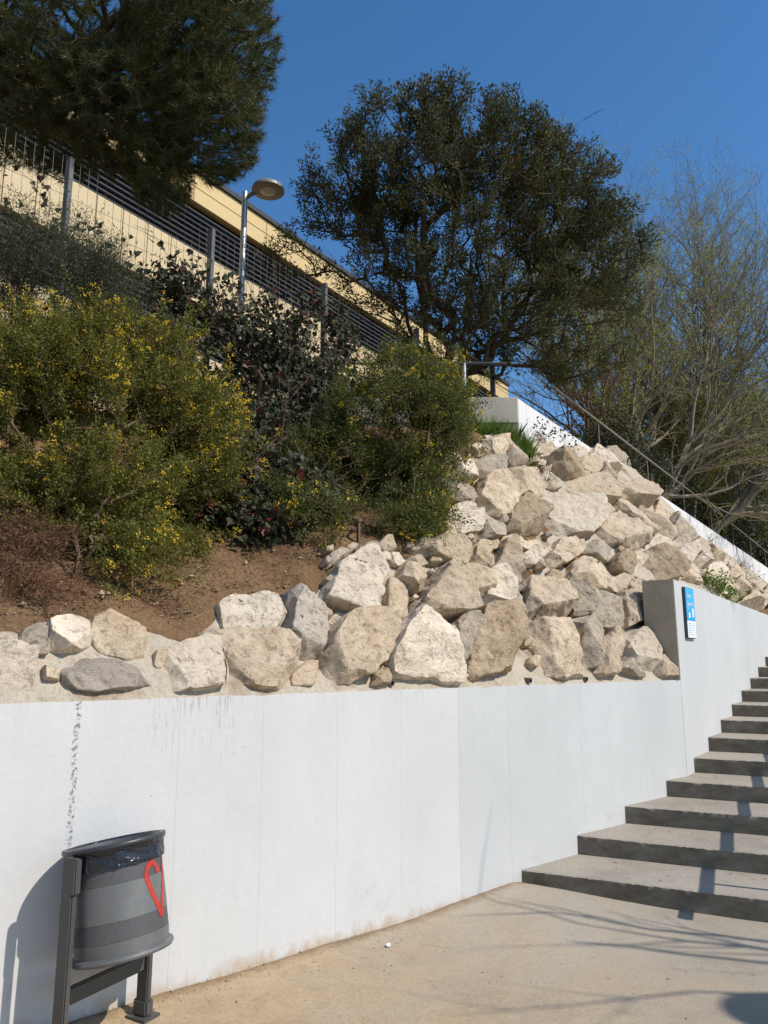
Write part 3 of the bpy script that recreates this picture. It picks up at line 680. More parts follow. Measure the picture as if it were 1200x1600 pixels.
def build_rocks():
    p0 = P1(s1(B) - 2.5, 0.4)
    t = thing('rock_bank', (p0[0], p0[1], H1), 'steep bank of big pale limestone boulders set in mortar above the white wall', 'rock bank')
    # mortar bed
    ss = np.linspace(-3.2, 9.4, 260); ws = np.linspace(0.0, 2.6, 74); vs = []
    for w in ws:
        for s in ss:
            p = P1(s, w); z = min(zA(p), zB(p), PLAT - 0.01 if s < 5.9 else 9, soilraw(p) - 0.035)
            nn = 0.03 * noise.fractal((p[0] * 4, p[1] * 4, z * 4), 1.0, 2.0, 4) - 0.012
            z += nn if w > 0.02 else -0.005
            if s > 3.0 and w > 0.25: z -= 0.035
            if w2(p) < 0.02 and s > s1(B) - 0.1: z = min(z, H1 - 0.3)
            vs.append((p[0], p[1], max(z, H1 - 0.3)))
    n = len(ss); fs = [(j * n + i, j * n + i + 1, (j + 1) * n + i + 1, (j + 1) * n + i) for j in range(len(ws) - 1) for i in range(n - 1)]
    fs = [f for f in fs if max(w2(vs[k]) for k in f) > 0.05 or s1(vs[f[0]]) < s1(B) - 0.02]
    mk('mortar_bed', vs, fs, MORTAR, t, smooth=True)
    # mortar behind the stair wall, following it to the far end
    vs = []; ss = np.linspace(0.05, 21, 200); ws = np.linspace(0.25, w2(Q) + 0.14, 26)
    for w in ws:
        for s in ss:
            p = P2(s, w); z = min(zB(p), zA(p)) + 0.03 * noise.fractal((p[0] * 4, p[1] * 4, 1), 1.0, 2.0, 4) - 0.02
            vs.append((p[0], p[1], z))
    n = len(ss); fs = [(j * n + i, j * n + i + 1, (j + 1) * n + i + 1, (j + 1) * n + i) for j in range(len(ws) - 1) for i in range(n - 1)]
    mk('mortar_bed', vs, fs, MORTAR, t, smooth=True)
    for k, (rg, m, pr, poly) in enumerate(ROCKS):
        ox, oy, sc = REG[rg]
        build_rock(t, m, pr * (0.48 if rg >= 9 else 0.95 if rg <= 3 else 0.82), [(ox + x / sc, oy + y / sc) for x, y in poly], k + 1, 1.10 if rg >= 9 else 1.0)
    # small stones wedged in the gaps
    polys = []
    for rg, m, pr, poly in ROCKS:
        ox, oy, sc = REG[rg]; polys.append(np.array([(ox + x / sc, oy + y / sc) for x, y in poly]))
    def gap(u, v):
        best = 99.0
        for q in polys:
            lo, hi = q.min(0) - 14, q.max(0) + 14
            if not (lo[0] < u < hi[0] and lo[1] < v < hi[1]): continue
            ins = False; j = len(q) - 1
            for i in range(len(q)):
                a_, b_ = q[i], q[j]
                e = b_ - a_; tt = np.clip(((u - a_[0]) * e[0] + (v - a_[1]) * e[1]) / (e @ e + 1e-9), 0, 1); d = math.hypot(u - a_[0] - e[0] * tt, v - a_[1] - e[1] * tt); best = min(best, d)
                if (a_[1] > v) != (b_[1] > v) and u < (b_[0] - a_[0]) * (v - a_[1]) / (b_[1] - a_[1]) + a_[0]: ins = not ins
                j = i
            if ins: return -1.0
        return best
    rs = random.Random(77); n_ = 0; spots = []
    for _ in range(5000):
        u = rs.uniform(500, 1180); v = rs.uniform(690, 1040); low = 1075 - (u - 500) * 0.02
        if u > 1020 and v > 905 + (u - 1065) * 0.35 - 4: continue
        if v < 850 and u < 690: continue
        if v < 690 + max(0, (u - 830)) * 0.62 and u > 800: continue
        d = gap(u, v)
        if 3.5 < d < 30 and all(math.hypot(u - a_, v - b_) > r_ + 9 for a_, b_, r_ in spots):
            r_ = min(17, max(6, d * 1.1)); spots.append((u, v, r_)); n_ += 1
            k = rs.choice((5, 6, 7)); a0 = rs.uniform(0, 6)
            build_rock(t, rs.choice('wttbg'), rs.uniform(0.04, 0.08), [(u + r_ * rs.uniform(0.8, 1.3) * math.cos(a0 + i * 6.283 / k), v + r_ * rs.uniform(0.6, 1.0) * math.sin(a0 + i * 6.283 / k)) for i in range(k)], 500 + n_)
            if n_ > 75: break
    # drain pipes through the mortar
    pvc = mat_plain('dark_plastic_pipe', (0.12, 0.11, 0.10), 0.6)
    hole = mat_plain('pipe_inside', (0.01, 0.01, 0.01), 0.9, 0.0)
    for u, v in ((503, 992), (699, 1003), (609, 1067), (825, 1063), (913, 1061), (803, 926)):
        p = Vector(cast(u, v, rockz)); N = Vector((-N1[0], -N1[1], -0.05)).normalized(); p += N * (-0.005 if v > 1050 else 0.05)
        bm = bmesh.new(); a = N.cross(Vector((0, 0, 1))).normalized(); b = N.cross(a); n = 14; rg = []
        for r, h in ((0.021, -0.25), (0.021, 0.03), (0.016, 0.03), (0.016, -0.2)):
            rg.append([bm.verts.new(p + N * h + (a * math.cos(q * 2 * math.pi / n) + b * math.sin(q * 2 * math.pi / n)) * r) for q in range(n)])
        for x, y in zip(rg, rg[1:]):
            for q in range(n): bm.faces.new((x[q], x[(q + 1) % n], y[(q + 1) % n], y[q]))
        f = bm.faces.new(rg[-1]); fix(bm); o = mkbm('drain_pipe', bm, pvc, t, 40)
build_rocks()

# ================================================================ SIGN
def build_sign():
    e = [on_plane(u, v, [*P2(0, -0.02), 0], n2v) for u, v in ((1068, 917), (1091, 925), (1096, 1001), (1077, 997))]
    s0 = (e[0][:2] - B) @ D2; s1_ = (e[1][:2] - B) @ D2
    zt = e[0][2]; zb = e[3][2]; s1_ = s0 + (zt - zb) * 0.66
    ps = P2((s0 + s1_) / 2, -0.02)
    t = thing('sign_board', (ps[0], ps[1], zb), 'small blue and white information board fixed to the grey stair wall', 'sign')
    ax = Vector((D2[0], D2[1], 0)); nz = Vector((0, 0, 1)); nn = Vector((-N2[0], -N2[1], 0))
    def plate(name, a, b, z0, z1, w, th, mat, bev=0, parent=t):
        bm = bmesh.new(); c = P2((a + b) / 2, -w); obox(bm, (c[0], c[1], (z0 + z1) / 2), ax, nn, nz, (b - a) / 2, th / 2, (z1 - z0) / 2); fix(bm, bev); return mkbm(name, bm, mat, parent)
    white = mat_plain('sign_white', (0.80, 0.82, 0.84), 0.35, 0.5, 0, 0.03, bd=0); blue = mat_plain('sign_blue', (0.0, 0.37, 0.70), 0.35, 0.5, 0, 0.05, bd=0)
    grey = mat_plain('sign_grey_print', (0.42, 0.47, 0.55), 0.5, bd=0); pale = mat_plain('sign_pale_print', (0.62, 0.72, 0.86), 0.5, bd=0)
    dark = mat_plain('sign_backing', (0.06, 0.065, 0.075), 0.5, bd=0)
    H = zt - zb; Wd = s1_ - s0; zm = zb + H * 0.34
    plate('backing', s0 - 0.002, s1_ + 0.002, zb - 0.002, zt + 0.002, 0.016, 0.024, dark, 0.001)
    wp = plate('white_panel', s0 + 0.004, s1_ - 0.004, zb + 0.004, zm, 0.0305, 0.004, white)
    bp = plate('blue_panel', s0 + 0.004, s1_ - 0.004, zm + 0.001, zt - 0.004, 0.0305, 0.004, blue)
    def text(body, s, z, size, mat, name='lettering'):
        cu = bpy.data.curves.new(name, 'FONT'); cu.body = body; cu.size = size; cu.extrude = 0.0006; cu.resolution_u = 3
        o = link(bpy.data.objects.new(name, cu)); bpy.context.view_layer.update()
        me = bpy.data.meshes.new_from_object(o); bpy.data.objects.remove(o); me.materials.append(mat)
        c = P2(s, -0.0335); rot = Matrix((ax, nz, nn)).transposed().to_4x4()
        me.transform(Matrix.Translation((c[0], c[1], z)) @ rot); q = link(bpy.data.objects.new(name, me)); adopt(q, bp)
    text('Institut', s0 + Wd * 0.15, zt - H * 0.20, H * 0.115, white)
    text('Jaume Pla', s0 + Wd * 0.15, zt - H * 0.36, H * 0.115, white)
    text('ESO', s0 + Wd * 0.15, zt - H * 0.43, H * 0.05, white)
    plate('emblem', s0 + Wd * 0.22, s0 + Wd * 0.40, zb + H * 0.40, zb + H * 0.50, 0.0335, 0.002, white, 0, bp)
    plate('picture', s0 + Wd * 0.62, s0 + Wd * 0.86, zb + H * 0.42, zb + H * 0.60, 0.0335, 0.002, pale, 0, bp)
    for k in range(6):
        z = zm - H * (0.05 + 0.045 * k); plate('print_line', s0 + Wd * 0.12, s0 + Wd * (0.55 if k % 2 else 0.48), z - H * 0.007, z + H * 0.007, 0.0335, 0.002, grey, 0, wp)
    plate('print_column', s0 + Wd * 0.66, s0 + Wd * 0.86, zb + H * 0.05, zm - H * 0.03, 0.0335, 0.002, pale, 0, wp)
build_sign()

# ================================================================ LITTER BIN
def build_bin():
    L = Vector((-1.300, 3.47, 0)); R = Vector((-1.110, 3.83, 0)); a = (R - L).normalized(); p = Vector((a.y, -a.x, 0)); C = (L + R) / 2
    t = thing('litter_bin', C, 'round grey metal litter bin with black liner and red spray heart by the white wall', 'litter bin')
    Zp = Vector((0, 0, 1)); tl = rad(11.5)
    up = (Zp * math.cos(tl) - p * math.sin(tl)); pt = (p * math.cos(tl) + Zp * math.sin(tl))
    piv = Vector((C.x, C.y, 0.70)) + p * 0.02
    H = 0.445; low = -0.350
    paint = M('bin_grey_paint', 0.42, 0.45, 0.35); q = paint.coord(); n_ = paint.noise(q, 6, 6, 0.7)
    paint.color(paint.mix(paint.rng(n_, 0.35, 0.7), (0.175, 0.175, 0.172), (0.135, 0.135, 0.133))); paint.color(paint.mix(paint.math('MULTIPLY', paint.rng(paint.noise(q, 3.5, 8, 0.75), 0.52, 0.7), 0.5), paint.mix(paint.rng(n_, 0.35, 0.7), (0.175, 0.175, 0.172), (0.135, 0.135, 0.133)), (0.25, 0.235, 0.205))); paint.rough(paint.rng(paint.noise(q, 12, 5), 0.3, 0.7, 0.33, 0.55)); paint.bump(paint.noise(q, 200, 2), 0.0006, 0.6); paint = paint.m
    legm = mat_plain('bin_leg_paint', (0.085, 0.083, 0.078), 0.5, 0.4, 0.2)
    perf = M('perforated_sheet', 0.5, 0.4, 0.3); uv = perf.coord('UV')
    d = perf.vor(perf.map(uv, (1, 1, 1), rot=(0, 0, rad(45))), 150, rnd=0.0); hole = perf.rng(d, 0.30, 0.36, 1, 0)
    perf.color(perf.mix(hole, (0.165, 0.165, 0.163), (0.006, 0.006, 0.007))); perf.put(perf.b.inputs['Specular IOR Level'], perf.rng(hole, 0, 1, 0.4, 0.0)); perf.bump(hole, -0.002, 1); perf = perf.m
    N = 72
    def rad_at(h): return 0.205 + 0.004 * (1 - h)
    def P(ang, h, r):
        r = r - 0.010
        return piv + up * (low + H * h) + (a * math.cos(ang) + pt * math.sin(ang)) * r
    def lathe(name, prof, mat, parent=t, close=False, uvs=False, smooth=35):
        bm = bmesh.new(); uvl = bm.loops.layers.uv.new('UVMap') if uvs else None
        rings = [[bm.verts.new(P(k * 2 * math.pi / N, h, r)) for k in range(N)] for h, r in prof]
        for i, (x, y) in enumerate(zip(rings, rings[1:])):
            for k in range(N):
                f = bm.faces.new((x[k], x[(k + 1) % N], y[(k + 1) % N], y[k]))
                if uvs:
                    for lp, (kk, ii) in zip(f.loops, ((k, i), (k + 1, i), (k + 1, i + 1), (k, i + 1))): lp[uvl].uv = (kk * 2 * math.pi / N * 0.207, prof[ii][0] * H)
        if close: bm.faces.new(rings[0][::-1])
        bmesh.ops.recalc_face_normals(bm, faces=bm.faces); return mkbm(name, bm, mat, parent, smooth)
    body = lathe('basket', [(0.03, 0.19), (0.03, 0.204), (0.165, rad_at(0.16)), (0.166, rad_at(.16) - 0.003), (0.335, rad_at(.33) - 0.003), (0.336, rad_at(.33)), (0.655, rad_at(.65)), (0.656, rad_at(.65) - .003), (0.80, rad_at(.8) - .003), (0.801, rad_at(.8)), (1.0, rad_at(1)), (1.0, rad_at(1) - 0.008), (0.04, 0.195)], paint, close=True)
    lathe('perforated_band', [(0.168, rad_at(.16) - 0.001), (0.334, rad_at(.33) - 0.001)], perf, body, uvs=True)
    lathe('perforated_band', [(0.658, rad_at(.65) - 0.001), (0.799, rad_at(.8) - 0.001)], perf, body, uvs=True)
    lathe('bottom_lip', [(0.0, 0.19), (-0.012, 0.205), (-0.012, 0.218), (0.010, 0.224), (0.035, 0.222), (0.05, 0.206)], paint, body, close=True)
    # plastic liner folded over the rim, creased
    bag = M('black_plastic_liner', 0.24, 0.6); bq = bag.coord(); bag.color((0.012, 0.014, 0.022)); bag.bump(bag.noise(bag.map(bq, (1, 1, 3)), 9, 3, 0.5, 0.8), 0.02, 0.7); bag.bump(bag.noise(bag.map(bq, (1, 1, 0.6)), 22, 2, 0.5, 1.0), 0.006, 0.6); bag = bag.m
    bm = bmesh.new(); prof = [(0.80, 0.2155), (0.85, 0.2165), (0.90, 0.2165), (0.945, 0.2185), (0.955, 0.224), (0.985, 0.2265), (1.01, 0.224), (1.02, 0.214), (1.0, 0.203), (0.9, 0.197), (0.6, 0.185), (0.25, 0.14), (0.2, 0.02)]
    M_ = 144; rings = []
    for i, (h, r) in enumerate(prof):
        rg = []
        for k in range(M_):
            an = k * 2 * math.pi / M_; w = 0.0
            if i < 4 or i > 8: w = 0.005 * noise.noise((math.cos(an) * 9, math.sin(an) * 9, i * 0.9)) + 0.0025 * noise.noise((math.cos(an) * 24, math.sin(an) * 24, i * 1.7))
            hh = h + (0.035 * noise.noise((math.cos(an) * 3, math.sin(an) * 3, 4)) if i == 0 else 0)
            rg.append(bm.verts.new(P(an, hh, r + w)))
        rings.append(rg)
    for x, y in zip(rings, rings[1:]):
        for k in range(M_): bm.faces.new((x[k], x[(k + 1) % M_], y[(k + 1) % M_], y[k]))
    bm.faces.new(rings[-1]); bmesh.ops.recalc_face_normals(bm, faces=bm.faces); mkbm('liner_bag', bm, bag, t, 60)
    ringm = paint
    lathe('rim', [(0.972, 0.2262), (0.975, 0.229), (0.995, 0.2305), (1.013, 0.229), (1.017, 0.2245), (1.0, 0.2235), (0.975, 0.2235)], mat_plain('bin_rim_paint', (0.035, 0.037, 0.042), 0.4, 0.5), smooth=60)
    # legs, cross bar, brackets, feet
    def bar(name, c, hx, hy, hz, bev=0.006, mat=legm, z=Zp, parent=t):
        bm = bmesh.new(); obox(bm, c, a, p, z, hx, hy, hz); fix(bm, bev, 2); return mkbm(name, bm, mat, parent, 40)
    for q, sg in ((L, -1), (R, 1)):
        c = C + a * sg * 0.232
        leg = bar('leg', (c.x, c.y, 0.385), 0.016, 0.034, 0.385)
        bar('hinge_bracket', (c.x + p.x * 0.012, c.y + p.y * 0.012, 0.705), 0.0185, 0.036, 0.07, parent=leg)
        bar('foot_plate', (c.x, c.y, 0.006), 0.05, 0.06, 0.006, 0.002, parent=leg)
        bm = bmesh.new(); obox(bm, (c.x, c.y, 0.045), a, p, Zp, 0.026, 0.042, 0.034); fix(bm, 0.008, 2); mkbm('foot_sleeve', bm, legm, leg, 40)
        bm = bmesh.new(); b0 = Vector((c.x, c.y, 0.645)) - a * sg * 0.0; tube(bm, [b0 + p * 0.0345, b0 + p * 0.0375], 0.006, 10); fix(bm); mkbm('bolt', bm, mat_plain('bolt_hole', (0.01, 0.01, 0.01), 0.7), leg, 40)
    bar('cross_bar', (C.x, C.y, 0.235), 0.217, 0.014, 0.034)
    bm = bmesh.new(); k0 = P(rad(12), 0.93, 0.232); bmesh.ops.create_uvsphere(bm, u_segments=16, v_segments=10, radius=0.022, matrix=Matrix.Translation(k0)); mkbm('lock_knob', bm, legm, t, 60)
    # spray painted heart wrapped on the sheet
    red = M('red_spray_paint', 0.5, 0.35); rq = red.coord(); red.color(red.mix(red.rng(red.noise(rq, 30, 4), 0.4, 0.7), (0.52, 0.045, 0.025), (0.36, 0.035, 0.02)))
    across = red.math('ABSOLUTE', red.sep(red.coord('UV'))[0]); sp = red.math('ADD', across, red.math('MULTIPLY', red.math('SUBTRACT', red.noise(rq, 160, 3, 0.7), 0.5), 0.9))
    tr = red.n.new('ShaderNodeBsdfTransparent'); mx = red.n.new('ShaderNodeMixShader'); red.put(mx.inputs[0], red.rng(sp, 0.30, 1.0, 0.95, 0.0)); red.l.new(tr.outputs[0], mx.inputs[1]); red.l.new(red.b.outputs[0], mx.inputs[2]); red.l.new(mx.outputs[0], red.out.inputs[0]); red = red.m
    view = math.atan2(-Vector((C.x, C.y, 0)).normalized().dot(p), -Vector((C.x, C.y, 0)).normalized().dot(a))
    sgn = 1 if Vector((1, 0, 0)).dot(a * math.cos(view + 0.5) + p * math.sin(view + 0.5)) > Vector((1, 0, 0)).dot(a * math.cos(view - 0.5) + p * math.sin(view - 0.5)) else -1
    cen = view + sgn * rad(53)
    path = [(64, .735), (61, .79), (55, .835), (47, .82), (42.5, .75), (45, .655), (51, .545), (58, .44), (63, .355), (67, .45), (72.5, .57), (77, .69), (79, .79), (84, .85)]
    path = [(rad(x - 58), y - 0.075) for x, y in path]
    fine = []
    for i in range(len(path) - 1):
        p0 = path[max(i - 1, 0)]; p1 = path[i]; p2 = path[i + 1]; p3 = path[min(i + 2, len(path) - 1)]
        for s in range(6):
            u = s / 6; fine.append(tuple(0.5 * (2 * p1[k] + (-p0[k] + p2[k]) * u + (2 * p0[k] - 5 * p1[k] + 4 * p2[k] - p3[k]) * u * u + (-p0[k] + 3 * p1[k] - 3 * p2[k] + p3[k]) * u ** 3) for k in (0, 1)))
    bm = bmesh.new(); prev = None; uvl = bm.loops.layers.uv.new('UVMap'); OFF = (-1, -0.3, 0.3, 1)
    for i, (x, y) in enumerate(fine):
        x2, y2 = fine[min(i + 1, len(fine) - 1)]; x1, y1 = fine[max(i - 1, 0)]
        tx, ty = (x2 - x1) * 0.207, (y2 - y1) * H; l = math.hypot(tx, ty) or 1; nx, ny = -ty / l, tx / l
        hw = 0.017 * (1 + 0.5 * noise.noise((i * 0.21, 0, 0)))
        row = [bm.verts.new(P(cen + sgn * (x + nx * hw * o / 0.207), y + ny * hw * o / H, rad_at(y) + 0.0016 + 0.00005 * i / 10)) for o in (-1, -0.3, 0.3, 1)]
        if prev:
            for k in range(3):
                f = bm.faces.new((prev[k], prev[k + 1], row[k + 1], row[k]))
                for lp, kk in zip(f.loops, (k, k + 1, k + 1, k)): lp[uvl].uv = (OFF[kk], 0)
        prev = row
    bmesh.ops.recalc_face_normals(bm, faces=bm.faces); o = mkbm('painted_heart', bm, red, body, 60); o['label'] = 'red spray painted heart'
build_bin()

# crumpled scrap of white paper on the ground
def build_litter():
    c = np.array(on_plane(607, 1480, [0, 0, 0.0], [0, 0, 1])); bm = bmesh.new(); bmesh.ops.create_icosphere(bm, subdivisions=3, radius=0.014)
    for v in bm.verts:
        v.co *= 1 + 0.55 * noise.noise(v.co * 120); v.co.z *= 0.7; v.co += Vector((c[0], c[1], 0.012))
    tag(mkbm('paper_scrap', bm, mat_plain('white_paper', (0.8, 0.8, 0.8), 0.8)), 'crumpled scrap of white paper on the pavement near the wall', 'litter')
build_litter()

# ================================================================ SCHOOL BUILDING, FENCE, LAMP
GZ = PLAT                                                               # upper ground level
def build_building():
    A = at(340, 291, 18.0); zr = A[2]; d = unit(33.7); n = np.array([-d[1], d[0]]); face = [A[0], A[1], 0]; nv = [n[0], n[1], 0]
    Lr = (on_plane(794, 605, face, nv)[:2] - A[:2]) @ d
    zat = lambda u, v: on_plane(u, v, face, nv)[2]
    z1 = zat(325, 328); z2 = zat(325, 402); z3 = zat(270, 455); z4 = zat(230, 470 + 20)
    z4 = z3 - (z1 - z2)
    a0 = -15.0
    Pb = lambda s, w: A[:2] + d * s + n * w
    mid = Pb((a0 + Lr) / 2, 2)
    t = thing('school_building', (mid[0], mid[1], GZ), 'cream clad flat roofed building with dark louvred bands behind the fence', 'building')
    cream = M('cream_cladding', 0.55, 0.3); p = cream.pos(); cream.color(cream.mix(cream.rng(cream.noise(p, 0.7, 5), 0.3, 0.7), (0.62, 0.465, 0.225), (0.57, 0.42, 0.20))); cream.bump(cream.noise(p, 3, 3), 0.006, 0.3); cream = cream.m
    cream2 = M('pale_cream_cladding', 0.55, 0.3); p = cream2.pos(); cream2.color(cream2.mix(cream2.rng(cream2.noise(p, 0.7, 5), 0.3, 0.7), (0.60, 0.475, 0.275), (0.55, 0.43, 0.245))); cream2 = cream2.m
    dark = mat_plain('dark_recess', (0.025, 0.027, 0.03), 0.7); slatm = mat_plain('grey_louvre', (0.055, 0.058, 0.064), 0.5, 0.4, 0.2); cop = mat_plain('dark_coping', (0.05, 0.05, 0.05), 0.6)
    def slab(name, s0, s1_, w0, w1_, za, zb, mat, bev=0.0):
        bm = bmesh.new(); prism(bm, [tuple(Pb(s0, w0)), tuple(Pb(s1_, w0)), tuple(Pb(s1_, w1_)), tuple(Pb(s0, w1_))], za, zb); fix(bm, bev); return mkbm(name, bm, mat, t)
    slab('core', a0, Lr - 0.05, 0.25, 12, GZ - 1, zr - 0.05, dark)
    rf = slab('roof_coping', a0 - 0.05, Lr + 0.06, -0.06, 12.1, zr - 0.02, zr + 0.10, cop)
    def panels(z0, z1_, wd, mat, rows=1):
        m0 = None; s = a0
        bm = bmesh.new(); 
        hz = (z1_ - z0) / rows
        obox(bm, (0, 0, 0), (d[0], d[1], 0), (n[0], n[1], 0), (0, 0, 1), wd / 2 - 0.008, 0.1, hz / 2 - 0.008); fix(bm, 0.006)
        me = bpy.data.meshes.new('cladding_panel'); bm.to_mesh(me); bm.free(); me.materials.append(mat)
        k = int((Lr - a0) / wd)
        for i in range(k):
            for r in range(rows):
                c = Pb(Lr - wd * (i + 0.5), 0.1); o = link(bpy.data.objects.new('cladding_panel', me)); o.location = (c[0], c[1], z0 + hz * (r + 0.5)); adopt(o, t)
    def louvres(z0, z1_, step):
        k = int((z1_ - z0) / step)
        bm = bmesh.new(); tl = rad(35); az = Vector((0, 0, 1)) * math.cos(tl) + Vector((n[0], n[1], 0)) * math.sin(tl); ay = Vector((n[0], n[1], 0)) * math.cos(tl) - Vector((0, 0, 1)) * math.sin(tl)
        obox(bm, (0, 0, 0), (d[0], d[1], 0), ay, az, (Lr - a0) / 2 - 0.02, 0.008, step * 0.42); fix(bm)
        me = bpy.data.meshes.new('louvre_slat'); bm.to_mesh(me); bm.free(); me.materials.append(slatm)
        c = Pb((a0 + Lr) / 2, 0.10)
        for i in range(k):
            o = link(bpy.data.objects.new('louvre_slat', me)); o.location = (c[0], c[1], z0 + step * (i + 0.5)); adopt(o, t)
    panels(z1, zr - 0.02, 2.4, cream, 2)
    louvres(z2 + 0.02, z1 - 0.02, 0.13)
    panels(z3, z2, 0.62, cream2)
    louvres(z4 + 0.02, z3 - 0.02, 0.13)
    panels(GZ, z4, 0.62, cream2)
    # end wall facing along the path
    bm = bmesh.new(); prism(bm, [tuple(Pb(Lr, 0.02)), tuple(Pb(Lr + 0.04, 0.02)), tuple(Pb(Lr + 0.04, 12)), tuple(Pb(Lr, 12))], GZ - 1, zr - 0.03); fix(bm); mkbm('end_wall', bm, cream, t)
build_building()

def build_fence():
    tops = [on_plane(u, v, [*P1(0, 3.8), 0], n1v) for u, v in ((110, 250), (333, 358), (507, 445))]
    s0 = s1(tops[0]); sp = (s1(tops[2]) - s0) / 2; zt = np.mean([q[2] for q in tops]) ; dz = (tops[2][2] - tops[0][2]) / (2 * sp)
    ks = range(-3, 5)
    foot = P1(s0, 3.8)
    t = thing('mesh_fence', (foot[0], foot[1], soilraw(foot)), 'tall grey wire mesh fence on square posts in front of the cream building', 'fence')
    post = mat_plain('grey_fence_post', (0.13, 0.132, 0.137), 0.55, 0.3, 0.1); wire = mat_plain('grey_fence_wire', (0.06, 0.062, 0.065), 0.5, 0.4, 0.3)
    T = lambda s: tops[0][2] + dz * (s - s0)
    base = lambda p: min(soilraw(p), PLAT) - 0.1
    _d = unit(30); ax = Vector((_d[0], _d[1], 0)); ay = Vector((-_d[1], _d[0], 0))
    for k in ks:
        s = s0 + k * sp; p = P1(s, 3.8); zb = base(p); bm = bmesh.new()
        obox(bm, (p[0], p[1], (zb + T(s)) / 2), ax, ay, (0, 0, 1), 0.026, 0.036, (T(s) - zb) / 2); fix(bm, 0.004); po = mkbm('post', bm, post, t)
        bm = bmesh.new(); obox(bm, (p[0], p[1], T(s) + 0.006), ax, ay, (0, 0, 1), 0.029, 0.039, 0.006); fix(bm, 0.002); mkbm('post_cap', bm, post, po)
    for k in list(ks)[:-1]:
        sa, sb = s0 + k * sp, s0 + (k + 1) * sp; zb = base(P1((sa + sb) / 2, 3.8)) + 0.15; E0, E1 = [], []
        for i in range(1, 18):
            s = sa + sp * i / 18; p = P1(s, 3.74); E0.append((*p, zb)); E1.append((*p, T(s) - 0.03))
        nz = int((T(sa) - zb) / 0.2)
        for i in range(nz + 1):
            z = zb + (T(sa) - 0.05 - zb) * i / nz; E0.append((*P1(sa, 3.735), z)); E1.append((*P1(sb, 3.735), z + dz * sp))
        v, f = edge_tubes(np.array(E0), np.array(E1), np.full(len(E0), 0.0021), np.full(len(E0), 0.0021), 4)
        mk('wire_panel', v, f, wire, t)

def build_lamp(u=None, base=None, top=None, head_dir=(1, 0, 0), label='', zb=0.0):
    galv = mat_plain('lamp_galvanised', (0.55, 0.56, 0.57), 0.4, 0.5, 0.7); cover = mat_plain('lamp_grey_cover', (0.23, 0.23, 0.22), 0.5, 0.4, 0.2); lens = mat_plain('lamp_lens', (0.55, 0.53, 0.47), 0.3, 0.5)
    b = Vector(base); t = thing('street_lamp', (b.x, b.y, zb), label, 'street lamp', 'round headed street lamps')
    bm = bmesh.new(); tube(bm, [(b.x, b.y, zb), (b.x, b.y, zb + 1.2), (b.x, b.y, zb + 1.21), (b.x, b.y, top)], [0.055, 0.055, 0.045, 0.042], 16); fix(bm); mkbm('pole', bm, galv, t, 40)
    h = Vector(head_dir).normalized(); hc = b + h * 0.36; hc.z = top - 0.02
    bm = bmesh.new(); tube(bm, [(b.x, b.y, top - 0.12), (b.x + h.x * 0.08, b.y + h.y * 0.08, top - 0.06), (hc.x - h.x * 0.1, hc.y - h.y * 0.1, top + 0.0)], [0.03, 0.03, 0.04], 10); fix(bm); mkbm('arm', bm, cover, t, 40)
    n = 40; bm = bmesh.new(); rings = []
    for r, z in ((0.001, 0.085), (0.08, 0.083), (0.16, 0.07), (0.215, 0.04), (0.235, 0.0), (0.232, -0.025), (0.205, -0.035), (0.115, -0.035)):
        rings.append([bm.verts.new(hc + Vector((math.cos(k * 2 * math.pi / n) * r, math.sin(k * 2 * math.pi / n) * r, z + 0.0))) for k in range(n)])
    for x, y in zip(rings, rings[1:]):
        for k in range(n): bm.faces.new((x[k], x[(k + 1) % n], y[(k + 1) % n], y[k]))
    bm.faces.new(rings[0][::-1]); bmesh.ops.recalc_face_normals(bm, faces=bm.faces); hd = mkbm('lamp_head', bm, cover, t, 35)
    bm = bmesh.new(); rings = []
    for r, z in ((0.114, -0.033), (0.10, -0.045), (0.05, -0.052), (0.001, -0.053)):
        rings.append([bm.verts.new(hc + Vector((math.cos(k * 2 * math.pi / n) * r, math.sin(k * 2 * math.pi / n) * r, z))) for k in range(n)])
    for x, y in zip(rings, rings[1:]):
        for k in range(n): bm.faces.new((x[k], x[(k + 1) % n], y[(k + 1) % n], y[k]))
    bmesh.ops.recalc_face_normals(bm, faces=bm.faces); mkbm('lens', bm, lens, hd, 60)

# ================================================================ VEGETATION TOOLS
def nrm(a): return a / np.maximum(np.linalg.norm(a, axis=-1, keepdims=True), 1e-9)
def edge_tubes(P0, P1_, r0, r1, n=4):
    d = nrm(P1_ - P0); ref = np.where(np.abs(d[:, 2:3]) < 0.9, np.array([[0, 0, 1.0]]), np.array([[1.0, 0, 0]]))
    a = nrm(np.cross(d, ref)); b = np.cross(d, a); k = len(P0)
    ang = np.arange(n) * 2 * np.pi / n; ring = a[:, None, :] * np.cos(ang)[None, :, None] + b[:, None, :] * np.sin(ang)[None, :, None]
    V = np.concatenate([P0[:, None, :] + ring * r0[:, None, None], P1_[:, None, :] + ring * r1[:, None, None]], 1).reshape(-1, 3)
    o = (np.arange(k) * 2 * n)[:, None]; i = np.arange(n)[None, :]; j = (i + 1) % n
    F = np.stack([o + i, o + j, o + n + j, o + n + i], -1).reshape(-1, 4)
    return V, F
def quads(C, A, Nn, L, Wd):
    """diamond leaves: base C, axis A, normal Nn"""
    A = nrm(A); S_ = nrm(np.cross(A, Nn)); Nn = np.cross(S_, A); L = L[:, None]; Wd = Wd[:, None]
    V = np.stack([C, C + A * L * 0.45 + S_ * Wd * 0.5, C + A * L - Nn * L * 0.12, C + A * L * 0.45 - S_ * Wd * 0.5], 1).reshape(-1, 3)
    return V, np.arange(len(C) * 4).reshape(-1, 4)
